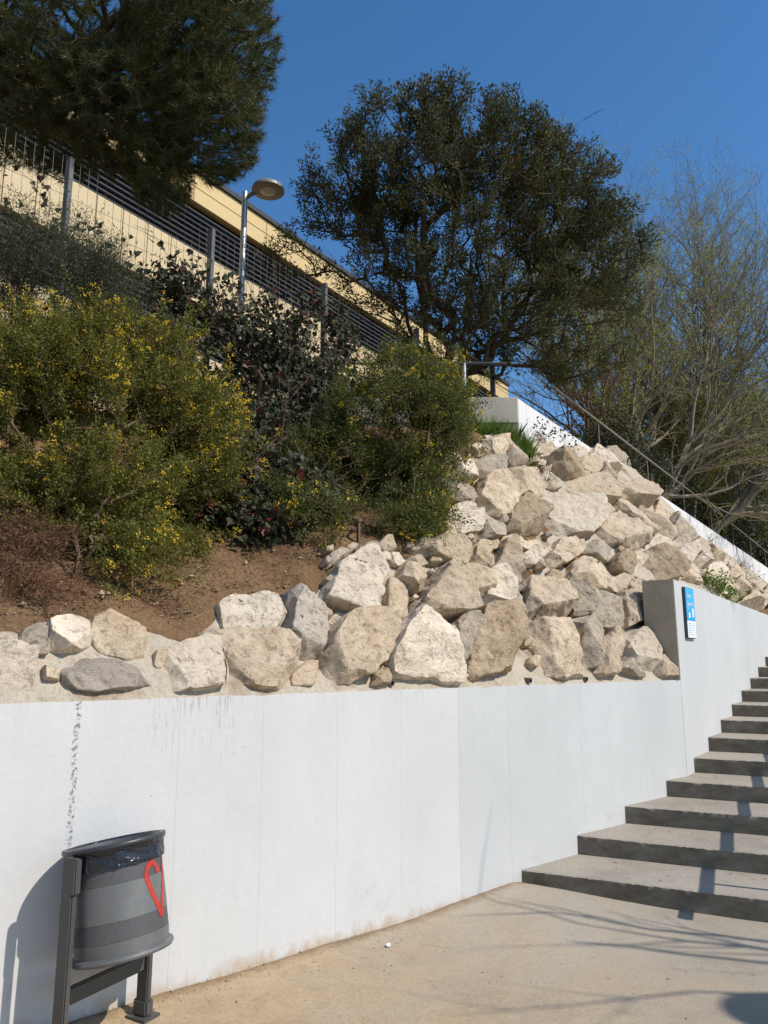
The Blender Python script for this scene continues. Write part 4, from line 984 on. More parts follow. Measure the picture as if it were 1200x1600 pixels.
def needles(C, A, L, wd, rng):
    A = nrm(A); S_ = nrm(np.cross(A, rng.normal(size=A.shape)))
    V = np.stack([C - S_ * wd[:, None] * 0.5, C + S_ * wd[:, None] * 0.5, C + A * L[:, None]], 1).reshape(-1, 3)
    return V, np.arange(len(C) * 3).reshape(-1, 3)
def ivy_leaf(C, A, Nn, L):
    A = nrm(A); S_ = nrm(np.cross(A, Nn)); Nn = np.cross(S_, A); L = L[:, None]
    prof = ((0.0, 0.0, 0), (0.02, 0.42, .10), (0.45, 0.50, .12), (0.62, 0.24, .03), (1.0, 0.0, -.12), (0.62, -0.24, .03), (0.45, -0.50, .12), (0.02, -0.42, .10))
    V = np.stack([C + A * L * y + S_ * L * x + Nn * L * h for y, x, h in prof], 1)
    k = len(C); V = V.reshape(-1, 3); o = (np.arange(k) * 8)[:, None]
    return V, np.concatenate([o + np.array([[0, 1, 2, 3]]), o + np.array([[0, 3, 4, 5]]), o + np.array([[0, 5, 6, 7]])], 0)
def lump_points(lumps, n, rng, shell=0.55):
    """lumps: (u, v, ru, rv, t, depth_radius, weight) measured in the photograph at distance t"""
    w = np.array([l[6] for l in lumps], float); w /= w.sum(); out = []
    for l, c in zip(lumps, rng.multinomial(n, w)):
        u, v, ru, rv, t, rd, _ = l
        if t < 1: t = float(np.linalg.norm(cast(u, v, terr) - [0, 0, EYE]) / np.linalg.norm(ray(u, v))) - t
        ctr = at(u, v, t); k = t / FPX
        q = nrm(rng.normal(size=(c, 3))); r = rng.random(c) ** (1 / 3); r = np.where(rng.random(c) < shell, 0.75 + 0.25 * rng.random(c), r)
        q = q * r[:, None]; out.append(ctr + q * np.array([ru * k, rd, rv * k]))
    return np.concatenate(out)
def attach(points, root_nodes, r_tip=0.004, expo=0.45, gravity=0.25, rng=RNG, step=0.35):
    """grow a branch skeleton: each point joins the nearest node already grown"""
    nodes = [np.array(p, float) for p in root_nodes]; par = [-1] + list(range(len(root_nodes) - 1))
    root = nodes[-1]; pts = points[np.argsort(np.linalg.norm(points - root, axis=1))]
    dist = [np.linalg.norm(n - nodes[0]) for n in nodes]
    A = np.zeros((len(pts) * 8 + 50, 3)); Dn = np.zeros(len(A)); k = len(nodes); A[:k] = nodes; Dn[:k] = dist; par += [0] * (len(A) - k); tips = []
    for p in pts:
        dd = np.linalg.norm(A[:k] - p, axis=1); up = np.maximum(0, A[:k, 2] - p[2]) * gravity
        cost = dd + 0.18 * Dn[:k] + up; cost[:max(1, len(root_nodes) - 2)] += 0.4; j = int(np.argmin(cost)); L = dd[j]; m = max(1, min(5, int(L / step)))
        q0 = A[j].copy(); prev = j; bend = rng.normal(size=3) * L * 0.07 + np.array([0, 0, -0.06 * L])
        for i in range(1, m + 1):
            f = i / m; x = q0 + (p - q0) * f + bend * math.sin(math.pi * f)
            A[k] = x; Dn[k] = Dn[prev] + L / m; par[k] = prev; prev = k; k += 1
        tips.append(prev)
    par = np.array(par[:k]); A = A[:k]; cnt = np.zeros(k); cnt[tips] = 1
    for i in range(k - 1, 0, -1):
        if par[i] >= 0: cnt[par[i]] += cnt[i]
    r = r_tip * np.maximum(cnt, 1) ** expo
    ch = np.where(par >= 0)[0]; return A, par, r, ch, np.array(tips)
def skeleton_mesh(A, par, r, ch, n=5):
    return edge_tubes(A[par[ch]], A[ch], np.minimum(r[par[ch]], r[ch] * 1.6), r[ch], n)
def merge(parts):
    Vs, Fs, o = [], [], 0
    for V, F in parts: Vs.append(V); Fs.append(F + o); o += len(V)
    return np.concatenate(Vs), np.concatenate(Fs)
def grow(E, p, d, L, r, lvl, rs, up=0.04, wob=0.10, rate=0.6, ang=(22, 48), tips=None, ratio=(0.42, 0.68), seg=0.26):
    n = max(3, int(L / seg)); p = np.array(p, float); d = nrm(np.array(d, float))
    for i in range(n):
        f = (i + 1) / n; d = nrm(d + rs.normal(size=3) * wob + np.array([0, 0, up])); q = p + d * L / n; ra = r * (1 - 0.82 * i / n); rb = r * (1 - 0.82 * f)
        E.append((p, q, ra, rb)); p = q
        if lvl > 0 and f > 0.18:
            for _ in range(rs.poisson(rate)):
                s = nrm(np.cross(d, rs.normal(size=3))); a = rad(rs.uniform(*ang)); dd = d * math.cos(a) + s * math.sin(a)
                grow(E, p, dd, L * rs.uniform(*ratio) * (1.05 - 0.42 * f), max(rb * 0.62, 0.0040), lvl - 1, rs, up, wob * 1.15, rate, ang, tips, ratio, seg * 0.75)
        if tips is not None and lvl <= 1 and rs.random() < 0.8: tips.append((p.copy(), d.copy()))
def edges_mesh(E, n=4):
    return edge_tubes(np.array([e[0] for e in E]), np.array([e[1] for e in E]), np.array([e[2] for e in E]), np.array([e[3] for e in E]), n)
def gz(p): return terr((p[0], p[1], 0))

BARK_D = mat_bark('dark_brown_bark', (0.085, 0.062, 0.045), (0.045, 0.033, 0.025))
BARK_G = mat_bark('grey_brown_bark', (0.26, 0.22, 0.16), (0.15, 0.125, 0.09))
BARK_R = mat_bark('reddish_twig_bark', (0.16, 0.105, 0.07), (0.09, 0.06, 0.042))

build_fence()
_lt = on_plane(383, 300, [*P1(0, 5.2), 0], n1v)
build_lamp(base=(_lt[0], _lt[1], 0), top=_lt[2], head_dir=(1, -0.25, 0), label='grey round headed street lamp on galvanised pole behind the mesh fence', zb=PLAT - 0.2)

# ---------------------------------------------------------------- pine, upper left
def build_pine():
    rng = np.random.default_rng(3)
    lumps = [(150, 40, 210, 170, 9.0, 1.5, 3), (320, 60, 125, 125, 8.7, 1.1, 2.4), (330, 190, 85, 85, 8.6, 0.8, 1.3), (60, 160, 140, 95, 8.9, 1.2, 1.4), (250, 270, 52, 62, 8.7, 0.6, 0.7),
             (-120, 60, 220, 190, 9.3, 1.8, 2), (120, -160, 320, 150, 9.2, 1.8, 2), (360, -70, 70, 120, 8.8, 0.9, 0.8), (190, 180, 120, 90, 8.6, 0.9, 1.5)]
    P = lump_points(lumps, 6800, rng, 0.5)
    base = np.array([-6.6, 8.6, gz((-6.6, 8.6, 0)) - 0.3]); roots = [base, base + [0.1, 0.1, 1.5], base + [0.3, 0.1, 3.0], at(-40, 150, 9.2), at(120, 90, 9.1)]
    A, par, r, ch, tips = attach(P, roots, 0.004, 0.40, rng=rng)
    t = thing('pine_tree', base, 'big dark green pine crown hanging over the top left corner', 'tree')
    V, F = skeleton_mesh(A, par, r, ch, 6); mk('trunk', V, F, BARK_D, t, smooth=True)
    ctr = P.mean(0); tp = A[tips]; out = nrm(tp - A[par[tips]] + 0.35 * nrm(tp - ctr) + np.array([0, 0, 0.25]))
    k = 58; n = len(tp); C = np.repeat(tp, k, 0); D = np.repeat(out, k, 0); f = rng.random(n * k)
    C = C - D * (f * 0.15)[:, None]; A_ = nrm(D * (0.75 - 0.35 * f[:, None]) + nrm(rng.normal(size=C.shape)) * 0.75)
    L = rng.uniform(0.07, 0.125, len(C)); V, F = needles(C, A_, L, rng.uniform(0.0042, 0.0065, len(C)), rng)
    mat = mat_leaf('pine_needles', [(0.038, 0.058, 0.018), (0.070, 0.092, 0.026), (0.11, 0.125, 0.038), (0.065, 0.075, 0.026)], 0.2, 0.5, 0.3)
    cr = mk('crown', V, F, mat, t)
    # rusty pollen cones at the shoot ends
    sel = rng.random(n) < 0.22; c = tp[sel]; m = 5; C = np.repeat(c, m, 0) + rng.normal(size=(len(c) * m, 3)) * 0.014; D = np.repeat(out[sel], m, 0) + rng.normal(size=C.shape) * 0.3
    V, F = quads(C, D, rng.normal(size=C.shape), rng.uniform(0.02, 0.04, len(C)), rng.uniform(0.012, 0.02, len(C)))
    mk('pollen_cones', V, F, mat_leaf('pollen_cone', [(0.20, 0.085, 0.03), (0.30, 0.14, 0.05)], 0.1), cr)
build_pine()

# ---------------------------------------------------------------- cypress above the rocks
def build_cypress():
    rng = np.random.default_rng(5)
    lumps = [(745, 375, 195, 180, 11.4, 1.6, 4.6), (635, 255, 115, 100, 11.3, 1.2, 1.9), (560, 295, 85, 95, 11.2, 0.9, 0.8), (765, 255, 105, 75, 11.4, 1.2, 1.5), (860, 320, 95, 105, 11.5, 1.2, 1.8), (930, 400, 85, 75, 11.6, 1.0, 1.3),
             (900, 510, 115, 90, 11.5, 1.0, 1.3), (770, 520, 140, 70, 11.2, 1.0, 0.9), (600, 420, 100, 70, 11.2, 0.8, 0.5), (505, 320, 45, 60, 11.1, 0.5, 0.25), (470, 400, 60, 28, 10.8, 0.4, 0.13), (690, 200, 100, 38, 11.3, 0.9, 0.7)]
    P = lump_points(lumps, 5600, rng, 0.45)
    # break the outline into sprays
    keep = np.array([0.7 * noise.noise(Vector(p) * 2.0) + 0.6 * noise.noise(Vector(p) * 5.0) > 0.02 for p in P]); P = P[keep]
    b = at(690, 690, 11.3); b[2] = PLAT - 0.2
    roots = [b, b + [0.02, 0.0, 0.5], b + [0.05, 0.02, 1.0], b + [0.15, 0.05, 1.5]]
    A, par, r, ch, tips = attach(P, roots, 0.004, 0.40, gravity=0.5, rng=rng, step=0.3)
    t = thing('cypress_tree', b, 'dense dark cypress tree with open left side standing above the rocks', 'tree')
    V, F = skeleton_mesh(A, par, r, ch, 6)
    # two more stems rising from the same foot
    E = []
    rs = np.random.default_rng(9)
    for u, v, rr in ((625, 520, 0.06), (660, 470, 0.075), (735, 470, 0.07), (600, 380, 0.05)):
        g = at(u, v, 11.2); st = b + rs.normal(size=3) * [0.12, 0.08, 0]
        pts = [st + (g - st) * f + np.array([(b[0] - st[0]) * 0, 0, 0.25 * math.sin(math.pi * f)]) + rs.normal(size=3) * 0.03 for f in np.linspace(0, 1, 9)]
        for i in range(8): E.append((pts[i], pts[i + 1], rr * (1 - 0.08 * i), rr * (1 - 0.08 * (i + 1))))
        grow(E, pts[-1], g - st, 1.4, rr * 0.36, 2, rs, 0.05, 0.12, 0.7)
    for i in range(70):      # bare inner twigs
        q = A[tips[rs.integers(len(tips))]]; grow(E, q, rs.normal(size=3) + [0, 0, -0.2], rs.uniform(0.4, 0.9), 0.005, 1, rs, 0.0, 0.15, 0.5)
    V, F = merge([(V, F), edges_mesh(E, 5)]); mk('trunk', V, F, BARK_D, t, smooth=True)
    ctr = at(750, 420, 11.4); tp = A[tips]; n = len(tp); out = nrm(nrm(tp - A[par[tips]]) + 0.5 * nrm(tp - ctr) + np.array([0, 0, 0.45]))
    k = 52; side = nrm(np.cross(out, rng.normal(size=out.shape))); pn = np.cross(out, side)
    C = np.repeat(tp, k, 0); O = np.repeat(out, k, 0); Sd = np.repeat(side, k, 0); Pn = np.repeat(pn, k, 0)
    a = rng.uniform(-1, 1, n * k); f = rng.random(n * k); l = rng.uniform(-0.10, 0.16, n * k)
    C = C + O * l[:, None] + Sd * (a * 0.085)[:, None] + Pn * (rng.normal(size=n * k) * 0.03)[:, None]
    D = O * 0.8 + Sd * (a * 0.9)[:, None] + rng.normal(size=C.shape) * 0.35
    V, F = quads(C, D, Pn + rng.normal(size=C.shape) * 0.6, rng.uniform(0.04, 0.075, n * k), rng.uniform(0.014, 0.026, n * k))
    mat = mat_leaf('cypress_scale_leaves', [(0.040, 0.052, 0.020), (0.066, 0.078, 0.028), (0.095, 0.105, 0.038), (0.105, 0.082, 0.036), (0.058, 0.066, 0.026)], 0.2, 0.6, 0.2)
    cr = mk('crown', V, F, mat, t)
    # browned dead sprays
    sel = np.where(rng.random(n) < 0.05)[0]; m = 40; c = np.repeat(tp[sel], m, 0) + rng.normal(size=(len(sel) * m, 3)) * 0.07
    V, F = quads(c, np.repeat(out[sel], m, 0) + rng.normal(size=c.shape) * 0.6, rng.normal(size=c.shape), rng.uniform(0.03, 0.055, len(c)), rng.uniform(0.010, 0.017, len(c)))
    mk('dead_sprays', V, F, mat_leaf('dead_cypress_spray', [(0.13, 0.065, 0.028), (0.20, 0.105, 0.045)], 0.15), cr)
build_cypress()

# ---------------------------------------------------------------- shrubs on the bank
def build_shrub(name, label, lumps, npts, foot, r_tip, bark, leafmat, leaf, seed, flowers=None, shell=0.45, shoot=(0.14, 0.36), clear=0.03, thr=-0.08, spread=0.022):
    """skeleton of branches whose tips carry long leafy shoots; flower heads sit in clusters at the shoot ends"""
    rng = np.random.default_rng(seed); P = lump_points(lumps, npts, rng, shell)
    P = P[np.array([p[2] > gz(p) + clear and w1(p) > -0.05 and noise.noise(Vector(p) * 2.6) + 0.7 * noise.noise(Vector(p) * 6.5) > thr for p in P])]
    foot = np.array(foot); foot[2] = gz(foot) - 0.05
    A, par, r, ch, tips = attach(P, [foot, foot + [0, 0, 0.10], foot + [0.0, 0, 0.2]], r_tip, 0.36, gravity=0.5, rng=rng, step=0.15)
    t = thing(name, foot, label, 'shrub')
    tp = A[tips]; n = len(tp); ctr = foot + np.array([0, 0, 0.35])
    d0 = nrm(0.5 * nrm(tp - A[par[tips]]) + 0.8 * nrm(tp - ctr) + rng.normal(size=tp.shape) * 0.35 + np.array([0, 0, 0.30]))
    Ls = rng.uniform(shoot[0], shoot[1], n) * np.where(rng.random(n) < 0.12, 1.5, 1); sag = nrm(rng.normal(size=tp.shape)) * (Ls * 0.18)[:, None] + np.array([0, 0, -0.10]) * Ls[:, None]
    pt = lambda f, i: tp[i] + d0[i] * (Ls[i] * f)[:, None] + sag[i] * (f ** 2)[:, None]
    idx = np.arange(n); q0 = tp; parts = [skeleton_mesh(A, par, r, ch, 4)]
    for f in (0.35, 0.7, 1.0):
        q1 = pt(np.full(n, f), idx); parts.append(edge_tubes(q0, q1, np.full(n, r_tip * 0.9), np.full(n, r_tip * 0.6), 3)); q0 = q1
    V, F = merge([parts[0]]); st_ = mk('stems', V, F, bark, t); V, F = merge(parts[1:]); mk('shoots', V, F, bark, st_)
    k, l0, l1, wr = leaf; i = np.repeat(idx, k); f = rng.random(n * k) ** 0.8
    C = pt(f, i) + rng.normal(size=(n * k, 3)) * spread; L = rng.uniform(l0, l1, n * k) * rng.choice([0.7, 1.0, 1.25], n * k)
    V, F = quads(C, d0[i] * 0.6 + rng.normal(size=C.shape) * 0.75, rng.normal(size=C.shape) + [0.3, -0.3, 0.6], L, L * wr * rng.uniform(0.8, 1.2, n * k)); fo_ = mk('foliage', V, F, leafmat, t)
    if flowers:
        frac, m, mat = flowers; e = pt(np.ones(n), idx); hi = np.clip((e[:, 2] - P[:, 2].min()) / np.ptp(P[:, 2]), 0, 1)
        patch = np.array([noise.noise(Vector(q) * 3.1) for q in e]); front = (e - P.mean(0)) @ np.array([0.5, -0.75, 0.4])
        pr = frac * (0.25 + 0.9 * hi) * np.clip(0.35 + patch * 2.2, 0, 1.6) * np.where(front > 0, 1.4, 0.4); c = e[rng.random(n) < pr]
        heads = np.repeat(c, 3, 0) + rng.normal(size=(len(c) * 3, 3)) * 0.028; C = np.repeat(heads, m, 0) + rng.normal(size=(len(heads) * m, 3)) * 0.009
        V, F = quads(C, rng.normal(size=C.shape), rng.normal(size=C.shape) + [0.4, -0.4, 0.5], rng.uniform(0.009, 0.017, len(C)), rng.uniform(0.008, 0.014, len(C))); mk('flowers', V, F, mat, fo_)
    return t
CORO = mat_leaf('coronilla_leaves', [(0.080, 0.092, 0.018), (0.13, 0.135, 0.024), (0.21, 0.195, 0.036), (0.115, 0.108, 0.024)], 0.38)
YEL = mat_leaf('yellow_flowers', [(0.62, 0.40, 0.03), (0.75, 0.55, 0.05), (0.55, 0.33, 0.02)], 0.25)
build_shrub('flowering_shrub', 'large yellow flowering shrub on the soil above the left end of the wall',
    [(130, 640, 120, 95, 5.3, 0.5, 3), (260, 640, 85, 105, 5.6, 0.45, 2.0), (60, 580, 100, 65, 5.4, 0.45, 1.5), (30, 700, 90, 90, 5.2, 0.45, 1.5), (160, 770, 115, 80, 5.0, 0.4, 2.2), (190, 560, 110, 50, 5.6, 0.4, 1.2), (-110, 660, 130, 140, 5.3, 0.5, 1.0), (310, 740, 45, 70, 5.6, 0.35, 0.8),
     (150, 860, 100, 45, 0.22, 0.28, 1.2), (245, 845, 55, 32, 0.18, 0.22, 0.6), (90, 800, 90, 60, 0.5, 0.3, 1.0), (300, 690, 60, 60, 5.6, 0.4, 0.8)],
    2700, at(118, 925, 4.4), 0.0013, BARK_R, CORO, (150, 0.011, 0.023, 0.62), 21, (1.9, 9, YEL), thr=-0.16)
build_shrub('flowering_shrub', 'smaller yellow flowering shrub hanging over the top left of the rocks',
    [(610, 680, 95, 90, 7.3, 0.55, 3), (680, 640, 45, 65, 7.5, 0.4, 1.2), (520, 740, 65, 75, 7.1, 0.45, 1.6), (640, 760, 55, 50, 7.1, 0.35, 1.0), (620, 590, 55, 35, 7.5, 0.35, 0.7), (690, 700, 35, 55, 7.3, 0.3, 0.7), (500, 810, 60, 35, 0.25, 0.3, 1.0), (590, 815, 70, 32, 0.22, 0.3, 1.1), (660, 800, 30, 30, 0.2, 0.2, 0.4)],
    1900, at(560, 845, 6.0), 0.0013, BARK_R, mat_leaf('coronilla_leaves_darker', [(0.060, 0.080, 0.020), (0.10, 0.115, 0.026), (0.155, 0.155, 0.034), (0.085, 0.092, 0.024)], 0.38), (150, 0.013, 0.026, 0.6), 22, (1.7, 9, YEL), shoot=(0.16, 0.42), spread=0.028, thr=-0.18)
build_shrub('twiggy_shrub', 'grey green twiggy shrub behind the yellow flowers at the left edge',
    [(60, 430, 110, 60, 6.6, 0.45, 2), (150, 470, 50, 50, 6.6, 0.35, 0.8), (-60, 440, 120, 100, 6.7, 0.5, 1.2), (20, 500, 110, 50, 6.4, 0.4, 1)],
    1250, at(40, 800, 6.0), 0.0014, BARK_D, mat_leaf('grey_green_leaves', [(0.045, 0.055, 0.028), (0.075, 0.085, 0.045), (0.10, 0.105, 0.06)], 0.2), (90, 0.014, 0.032, 0.26), 23, shoot=(0.2, 0.5), spread=0.03)
build_shrub('dry_shrub', 'dead reddish brown brush at the foot of the big shrub, left edge',
    [(25, 845, 60, 38, 0.30, 0.22, 1), (-60, 850, 70, 45, 0.30, 0.25, 0.7), (40, 905, 70, 25, 0.12, 0.15, 0.6)], 330, at(10, 925, 4.4), 0.0016, BARK_R, mat_leaf('dead_brown_leaves', [(0.16, 0.075, 0.04), (0.22, 0.11, 0.06), (0.11, 0.055, 0.03)], 0.15), (60, 0.012, 0.028, 0.2), 24, shoot=(0.10, 0.25), clear=0.0, thr=-0.5)

# ---------------------------------------------------------------- ivy thicket on the fence
def build_ivy():
    rng = np.random.default_rng(31)
    lumps = [(440, 640, 110, 130, 8.3, 0.45, 3.2), (370, 560, 115, 90, 8.5, 0.4, 2.0), (470, 525, 85, 70, 8.9, 0.35, 1.1), (300, 475, 95, 60, 8.5, 0.3, 0.9), (260, 440, 60, 45, 8.3, 0.25, 0.5), (330, 700, 110, 90, 7.9, 0.4, 1.4), (430, 770, 80, 60, 7.6, 0.4, 1.0), (380, 470, 80, 45, 8.8, 0.25, 0.25), (540, 560, 40, 60, 9.2, 0.25, 0.2), (500, 660, 60, 100, 8.6, 0.4, 1), (430, 770, 80, 45, 0.35, 0.3, 1.0), (370, 740, 80, 70, 0.45, 0.35, 1.2), (440, 690, 80, 70, 0.7, 0.35, 1.2), (400, 820, 70, 22, 0.15, 0.2, 0.5), (200, 540, 110, 60, 7.6, 0.35, 1.6), (90, 560, 120, 60, 7.2, 0.35, 1.2), (340, 800, 60, 30, 0.22, 0.2, 0.6), (470, 790, 50, 40, 0.3, 0.25, 0.6)]
    P = lump_points(lumps, 2900, rng, 0.35); P = P[np.array([p[2] > gz(p) + 0.05 and noise.noise(Vector(p) * 2.8) + 0.5 * noise.noise(Vector(p) * 7) > -0.1 for p in P])]
    foot = at(430, 800, 7.9); foot[2] = gz(foot) - 0.05
    A, par, r, ch, tips = attach(P, [foot, foot + [0, 0, 0.15], foot + [0, 0, 0.3]], 0.0022, 0.38, rng=rng, step=0.2)
    t = thing('ivy_thicket', foot, 'dark ivy thicket with a few red leaves climbing in front of the fence', 'ivy')
    E = []; rs = np.random.default_rng(4)
    for i in range(140): grow(E, A[tips[rs.integers(len(tips))]], rs.normal(size=3) * 0.5 + [0, 0, 0.9], rs.uniform(0.3, 0.8), 0.004, 1, rs, 0.03, 0.15, 0.3)
    V, F = merge([skeleton_mesh(A, par, r, ch, 4), edges_mesh(E, 4)]); mk('stems', V, F, BARK_R, t)
    tp = A[tips]; n = len(tp); k = 9; C = np.repeat(tp, k, 0) + rng.normal(size=(n * k, 3)) * 0.08
    D = rng.normal(size=C.shape) * 0.6 + [0.1, -0.35, -0.75]; Nn = rng.normal(size=C.shape) * 0.55 + [0.25, -0.65, 0.55]
    Nn = Nn + rng.normal(size=C.shape) * 0.35
    V, F = ivy_leaf(C, D, Nn, rng.uniform(0.03, 0.082, len(C))); V = V + rng.normal(size=V.shape) * 0.004
    mk('foliage', V, F, mat_leaf('ivy_leaves', [(0.024, 0.036, 0.014), (0.038, 0.048, 0.018), (0.060, 0.068, 0.030), (0.050, 0.030, 0.020), (0.055, 0.046, 0.028), (0.030, 0.040, 0.016)], 0.12, 0.55, 0.22), t)
    sel = rng.random(n) < 0.15; c = tp[sel] + [0.0, -0.10, 0.02]; V, F = ivy_leaf(c, rng.normal(size=c.shape) * 0.6 + [0.1, -0.35, -0.7], rng.normal(size=c.shape) * 0.4 + [0.3, -0.8, 0.4], rng.uniform(0.05, 0.085, len(c)))
    mk('red_leaves', V, F, mat_leaf('red_ivy_leaves', [(0.13, 0.02, 0.018), (0.09, 0.035, 0.025), (0.20, 0.03, 0.022)], 0.3, 0.4), t)
    # thin runners climbing the mesh at the left
    rng = np.random.default_rng(33); E = []; tips2 = []
    f2 = np.array(P1(s1(at(60, 600, 8.0)), 3.6)); z0 = gz((*f2, 0)) - 0.05
    t2 = thing('ivy_runner', (*f2, z0), 'sparse dark ivy runners on the fence mesh below the pine', 'ivy')
    for (u0, v0, u1, v1) in ((20, 560, 40, 270), (60, 560, 110, 345), (100, 560, 150, 350), (150, 560, 205, 375), (10, 560, 20, 320), (240, 520, 300, 410), (60, 560, 75, 300)):
        a = on_plane(u0, v0, [*P1(0, 3.66), 0], n1v); b = on_plane(u1, v1, [*P1(0, 3.66), 0], n1v); prev = np.array(a); prev[2] = z0
        for f in np.linspace(0, 1, 14):
            q = a + (b - a) * f + rng.normal(size=3) * [0.05, 0.02, 0.03]; E.append((prev, q, 0.006 * (1.1 - f * 0.7), 0.006 * (1.1 - f * 0.75))); prev = q
            if f > 0.25:
                for _ in range(4): tips2.append(q + rng.normal(size=3) * [0.09, 0.04, 0.08])
    V, F = edges_mesh(E, 5); mk('stems', V, F, BARK_D, t2)
    C = np.array(tips2); V, F = ivy_leaf(C, rng.normal(size=C.shape) * 0.6 + [0.1, -0.3, -0.7], rng.normal(size=C.shape) * 0.6 + [0.25, -0.65, 0.5], rng.uniform(0.045, 0.085, len(C)))
    mk('foliage', V, F, bpy.data.materials['ivy_leaves'], t2)
build_ivy()

# ---------------------------------------------------------------- bare trees and greenery beyond the parapet
def bare_tree(base, stems, label, seed, bark, budmat, bud_n, h=7.5, r=0.075, lvl=3):
    rs = np.random.default_rng(seed); E = []; tips = []
    for d in stems: grow(E, np.array(base) + rs.normal(size=3) * [0.15, 0.15, 0], d, h * rs.uniform(0.85, 1.1), r * rs.uniform(0.7, 1.1), lvl, rs, 0.03, 0.075, 0.70, (22, 52), tips, (0.36, 0.62), 0.24)
    t = thing('bare_tree', base, label, 'tree'); V, F = edges_mesh(E, 4); mk('trunk', V, F, bark, t)
    idx = rs.permutation(len(tips))[:bud_n]; C0 = np.array([tips[i][0] for i in idx]); k = 4; C = np.repeat(C0, k, 0) + rs.normal(size=(len(C0) * k, 3)) * 0.03
    V, F = quads(C, rs.normal(size=C.shape) + [0, 0, 0.5], rs.normal(size=C.shape), rs.uniform(0.025, 0.055, len(C)), rs.uniform(0.014, 0.028, len(C))); mk('crown', V, F, budmat, t)
BUD = mat_leaf('spring_buds', [(0.26, 0.30, 0.05), (0.38, 0.42, 0.08), (0.20, 0.24, 0.05)], 0.4)
def gbase(u, t, z=None):
    p = at(u, 760, t); p[2] = (PLAT if z is None else z) - 0.2; return p
bare_tree(gbase(985, 17.0), [(0.15, 0.1, 1), (0.60, 0.2, 0.9), (-0.35, 0.1, 1), (0.36, 0.1, 1), (0.8, 0.4, 0.75)], 'bare tree with long upright branches right of the cypress', 41, BARK_G, BUD, 7000, 7.5, 0.11)
bare_tree(gbase(1055, 20.5), [(0.35, 0.1, 0.95), (0.85, 0.3, 0.8), (0.0, 0.2, 1), (1.0, 0.5, 0.6), (-0.40, 0.2, 0.9), (0.6, 0.2, 0.7)], 'bare spreading tree with pale buds at the right edge', 42, BARK_G, BUD, 9000, 9.6, 0.14)
bare_tree(gbase(925, 15.2), [(0.0, 0, 1), (-0.12, 0.05, 1), (0.16, 0.1, 1)], 'thin bare trunks half hidden behind the right side of the cypress', 43, BARK_R, BUD, 1800, 5.0, 0.055)
bare_tree(gbase(1190, 33.0), [(0.1, 0, 1), (-0.3, 0.1, 1), (0.4, 0.1, 1)], 'bare tree at the right edge behind the handrail', 44, BARK_G, BUD, 2500, 9.5, 0.13)

def leafy(name, label, lumps, npts, base, mat, leaf, seed, bark, droop=False, r_tip=0.005, spread=0.16):
    rng = np.random.default_rng(seed); P = lump_points(lumps, npts, rng, 0.45)
    P = P[np.array([p[2] > PLAT - 0.1 for p in P])]; base = np.array(base)
    A, par, r, ch, tips = attach(P, [base, base + [0, 0, 0.6], base + [0.05, 0, 1.2]], r_tip, 0.44, rng=rng)
    t = thing(name, base, label, 'tree'); V, F = skeleton_mesh(A, par, r, ch, 4); mk('trunk', V, F, bark, t)
    tp = A[tips]; n = len(tp); k, l0, l1, wr = leaf
    if droop:
        f = rng.random(n * k); dv = np.repeat(nrm(rng.normal(size=(n, 3)) * [1, 1, 0.3] + [0, 0, -0.5]), k, 0); C = np.repeat(tp, k, 0) + dv * (f * 0.5)[:, None] + rng.normal(size=(n * k, 3)) * spread * 0.35
    else: C = np.repeat(tp, k, 0) + rng.normal(size=(n * k, 3)) * spread
    L = rng.uniform(l0, l1, n * k); V, F = quads(C, rng.normal(size=C.shape), rng.normal(size=C.shape) + [0.3, -0.2, 0.7], L, L * wr); mk('crown', V, F, mat, t)
GRN = mat_leaf('fresh_green_leaves', [(0.095, 0.115, 0.022), (0.15, 0.17, 0.03), (0.21, 0.21, 0.045), (0.11, 0.11, 0.03)], 0.38)
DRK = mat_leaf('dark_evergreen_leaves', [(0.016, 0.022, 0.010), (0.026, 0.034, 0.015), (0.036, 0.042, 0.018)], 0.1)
leafy('green_tree', 'fresh green drooping small tree behind the handrail, right of the bare trunks', [(1110, 670, 95, 65, 23.5, 1.2, 2), (1045, 640, 60, 50, 20.5, 0.9, 0.9), (1065, 720, 60, 55, 20.8, 0.8, 1.0), (1105, 760, 55, 40, 23.5, 0.8, 0.8)], 800, gbase(1090, 23.5), GRN, (46, 0.04, 0.08, 0.5), 51, BARK_G, True, spread=0.24)
leafy('green_tree', 'fresh green drooping tree at the right edge beyond the handrail', [(1190, 730, 75, 75, 31.5, 1.5, 1.5), (1240, 660, 85, 80, 32, 1.5, 1.0), (1150, 650, 60, 55, 29.5, 1.2, 0.9), (1175, 800, 50, 45, 31, 1.0, 0.7)], 760, gbase(1200, 32), GRN, (46, 0.06, 0.12, 0.5), 55, BARK_G, True, spread=0.32)
leafy('dark_shrub', 'dark leafy shrub close behind the handrail posts, above the far end of the parapet', [(1000, 735, 45, 40, 17.0, 0.5, 0.8), (1050, 775, 45, 45, 19.6, 0.6, 1), (1095, 805, 40, 45, 22.8, 0.7, 1.0), (955, 690, 40, 40, 15.4, 0.4, 0.5)], 440, gbase(1040, 19.5), mat_leaf('dark_shrub_leaves', [(0.028, 0.036, 0.014), (0.045, 0.055, 0.02), (0.065, 0.07, 0.03)], 0.15), (44, 0.035, 0.08, 0.5), 54, BARK_D, False, 0.006, 0.18)
leafy('dark_shrub', 'dark shrub in the shade at the right edge, behind the end of the handrail', [(1140, 835, 45, 45, 26.5, 0.8, 1), (1185, 865, 45, 40, 31.5, 0.9, 1), (1235, 850, 60, 60, 33, 1.0, 1)], 400, gbase(1180, 31.5), bpy.data.materials['dark_shrub_leaves'], (44, 0.06, 0.13, 0.5), 56, BARK_D, False, 0.007, 0.26)
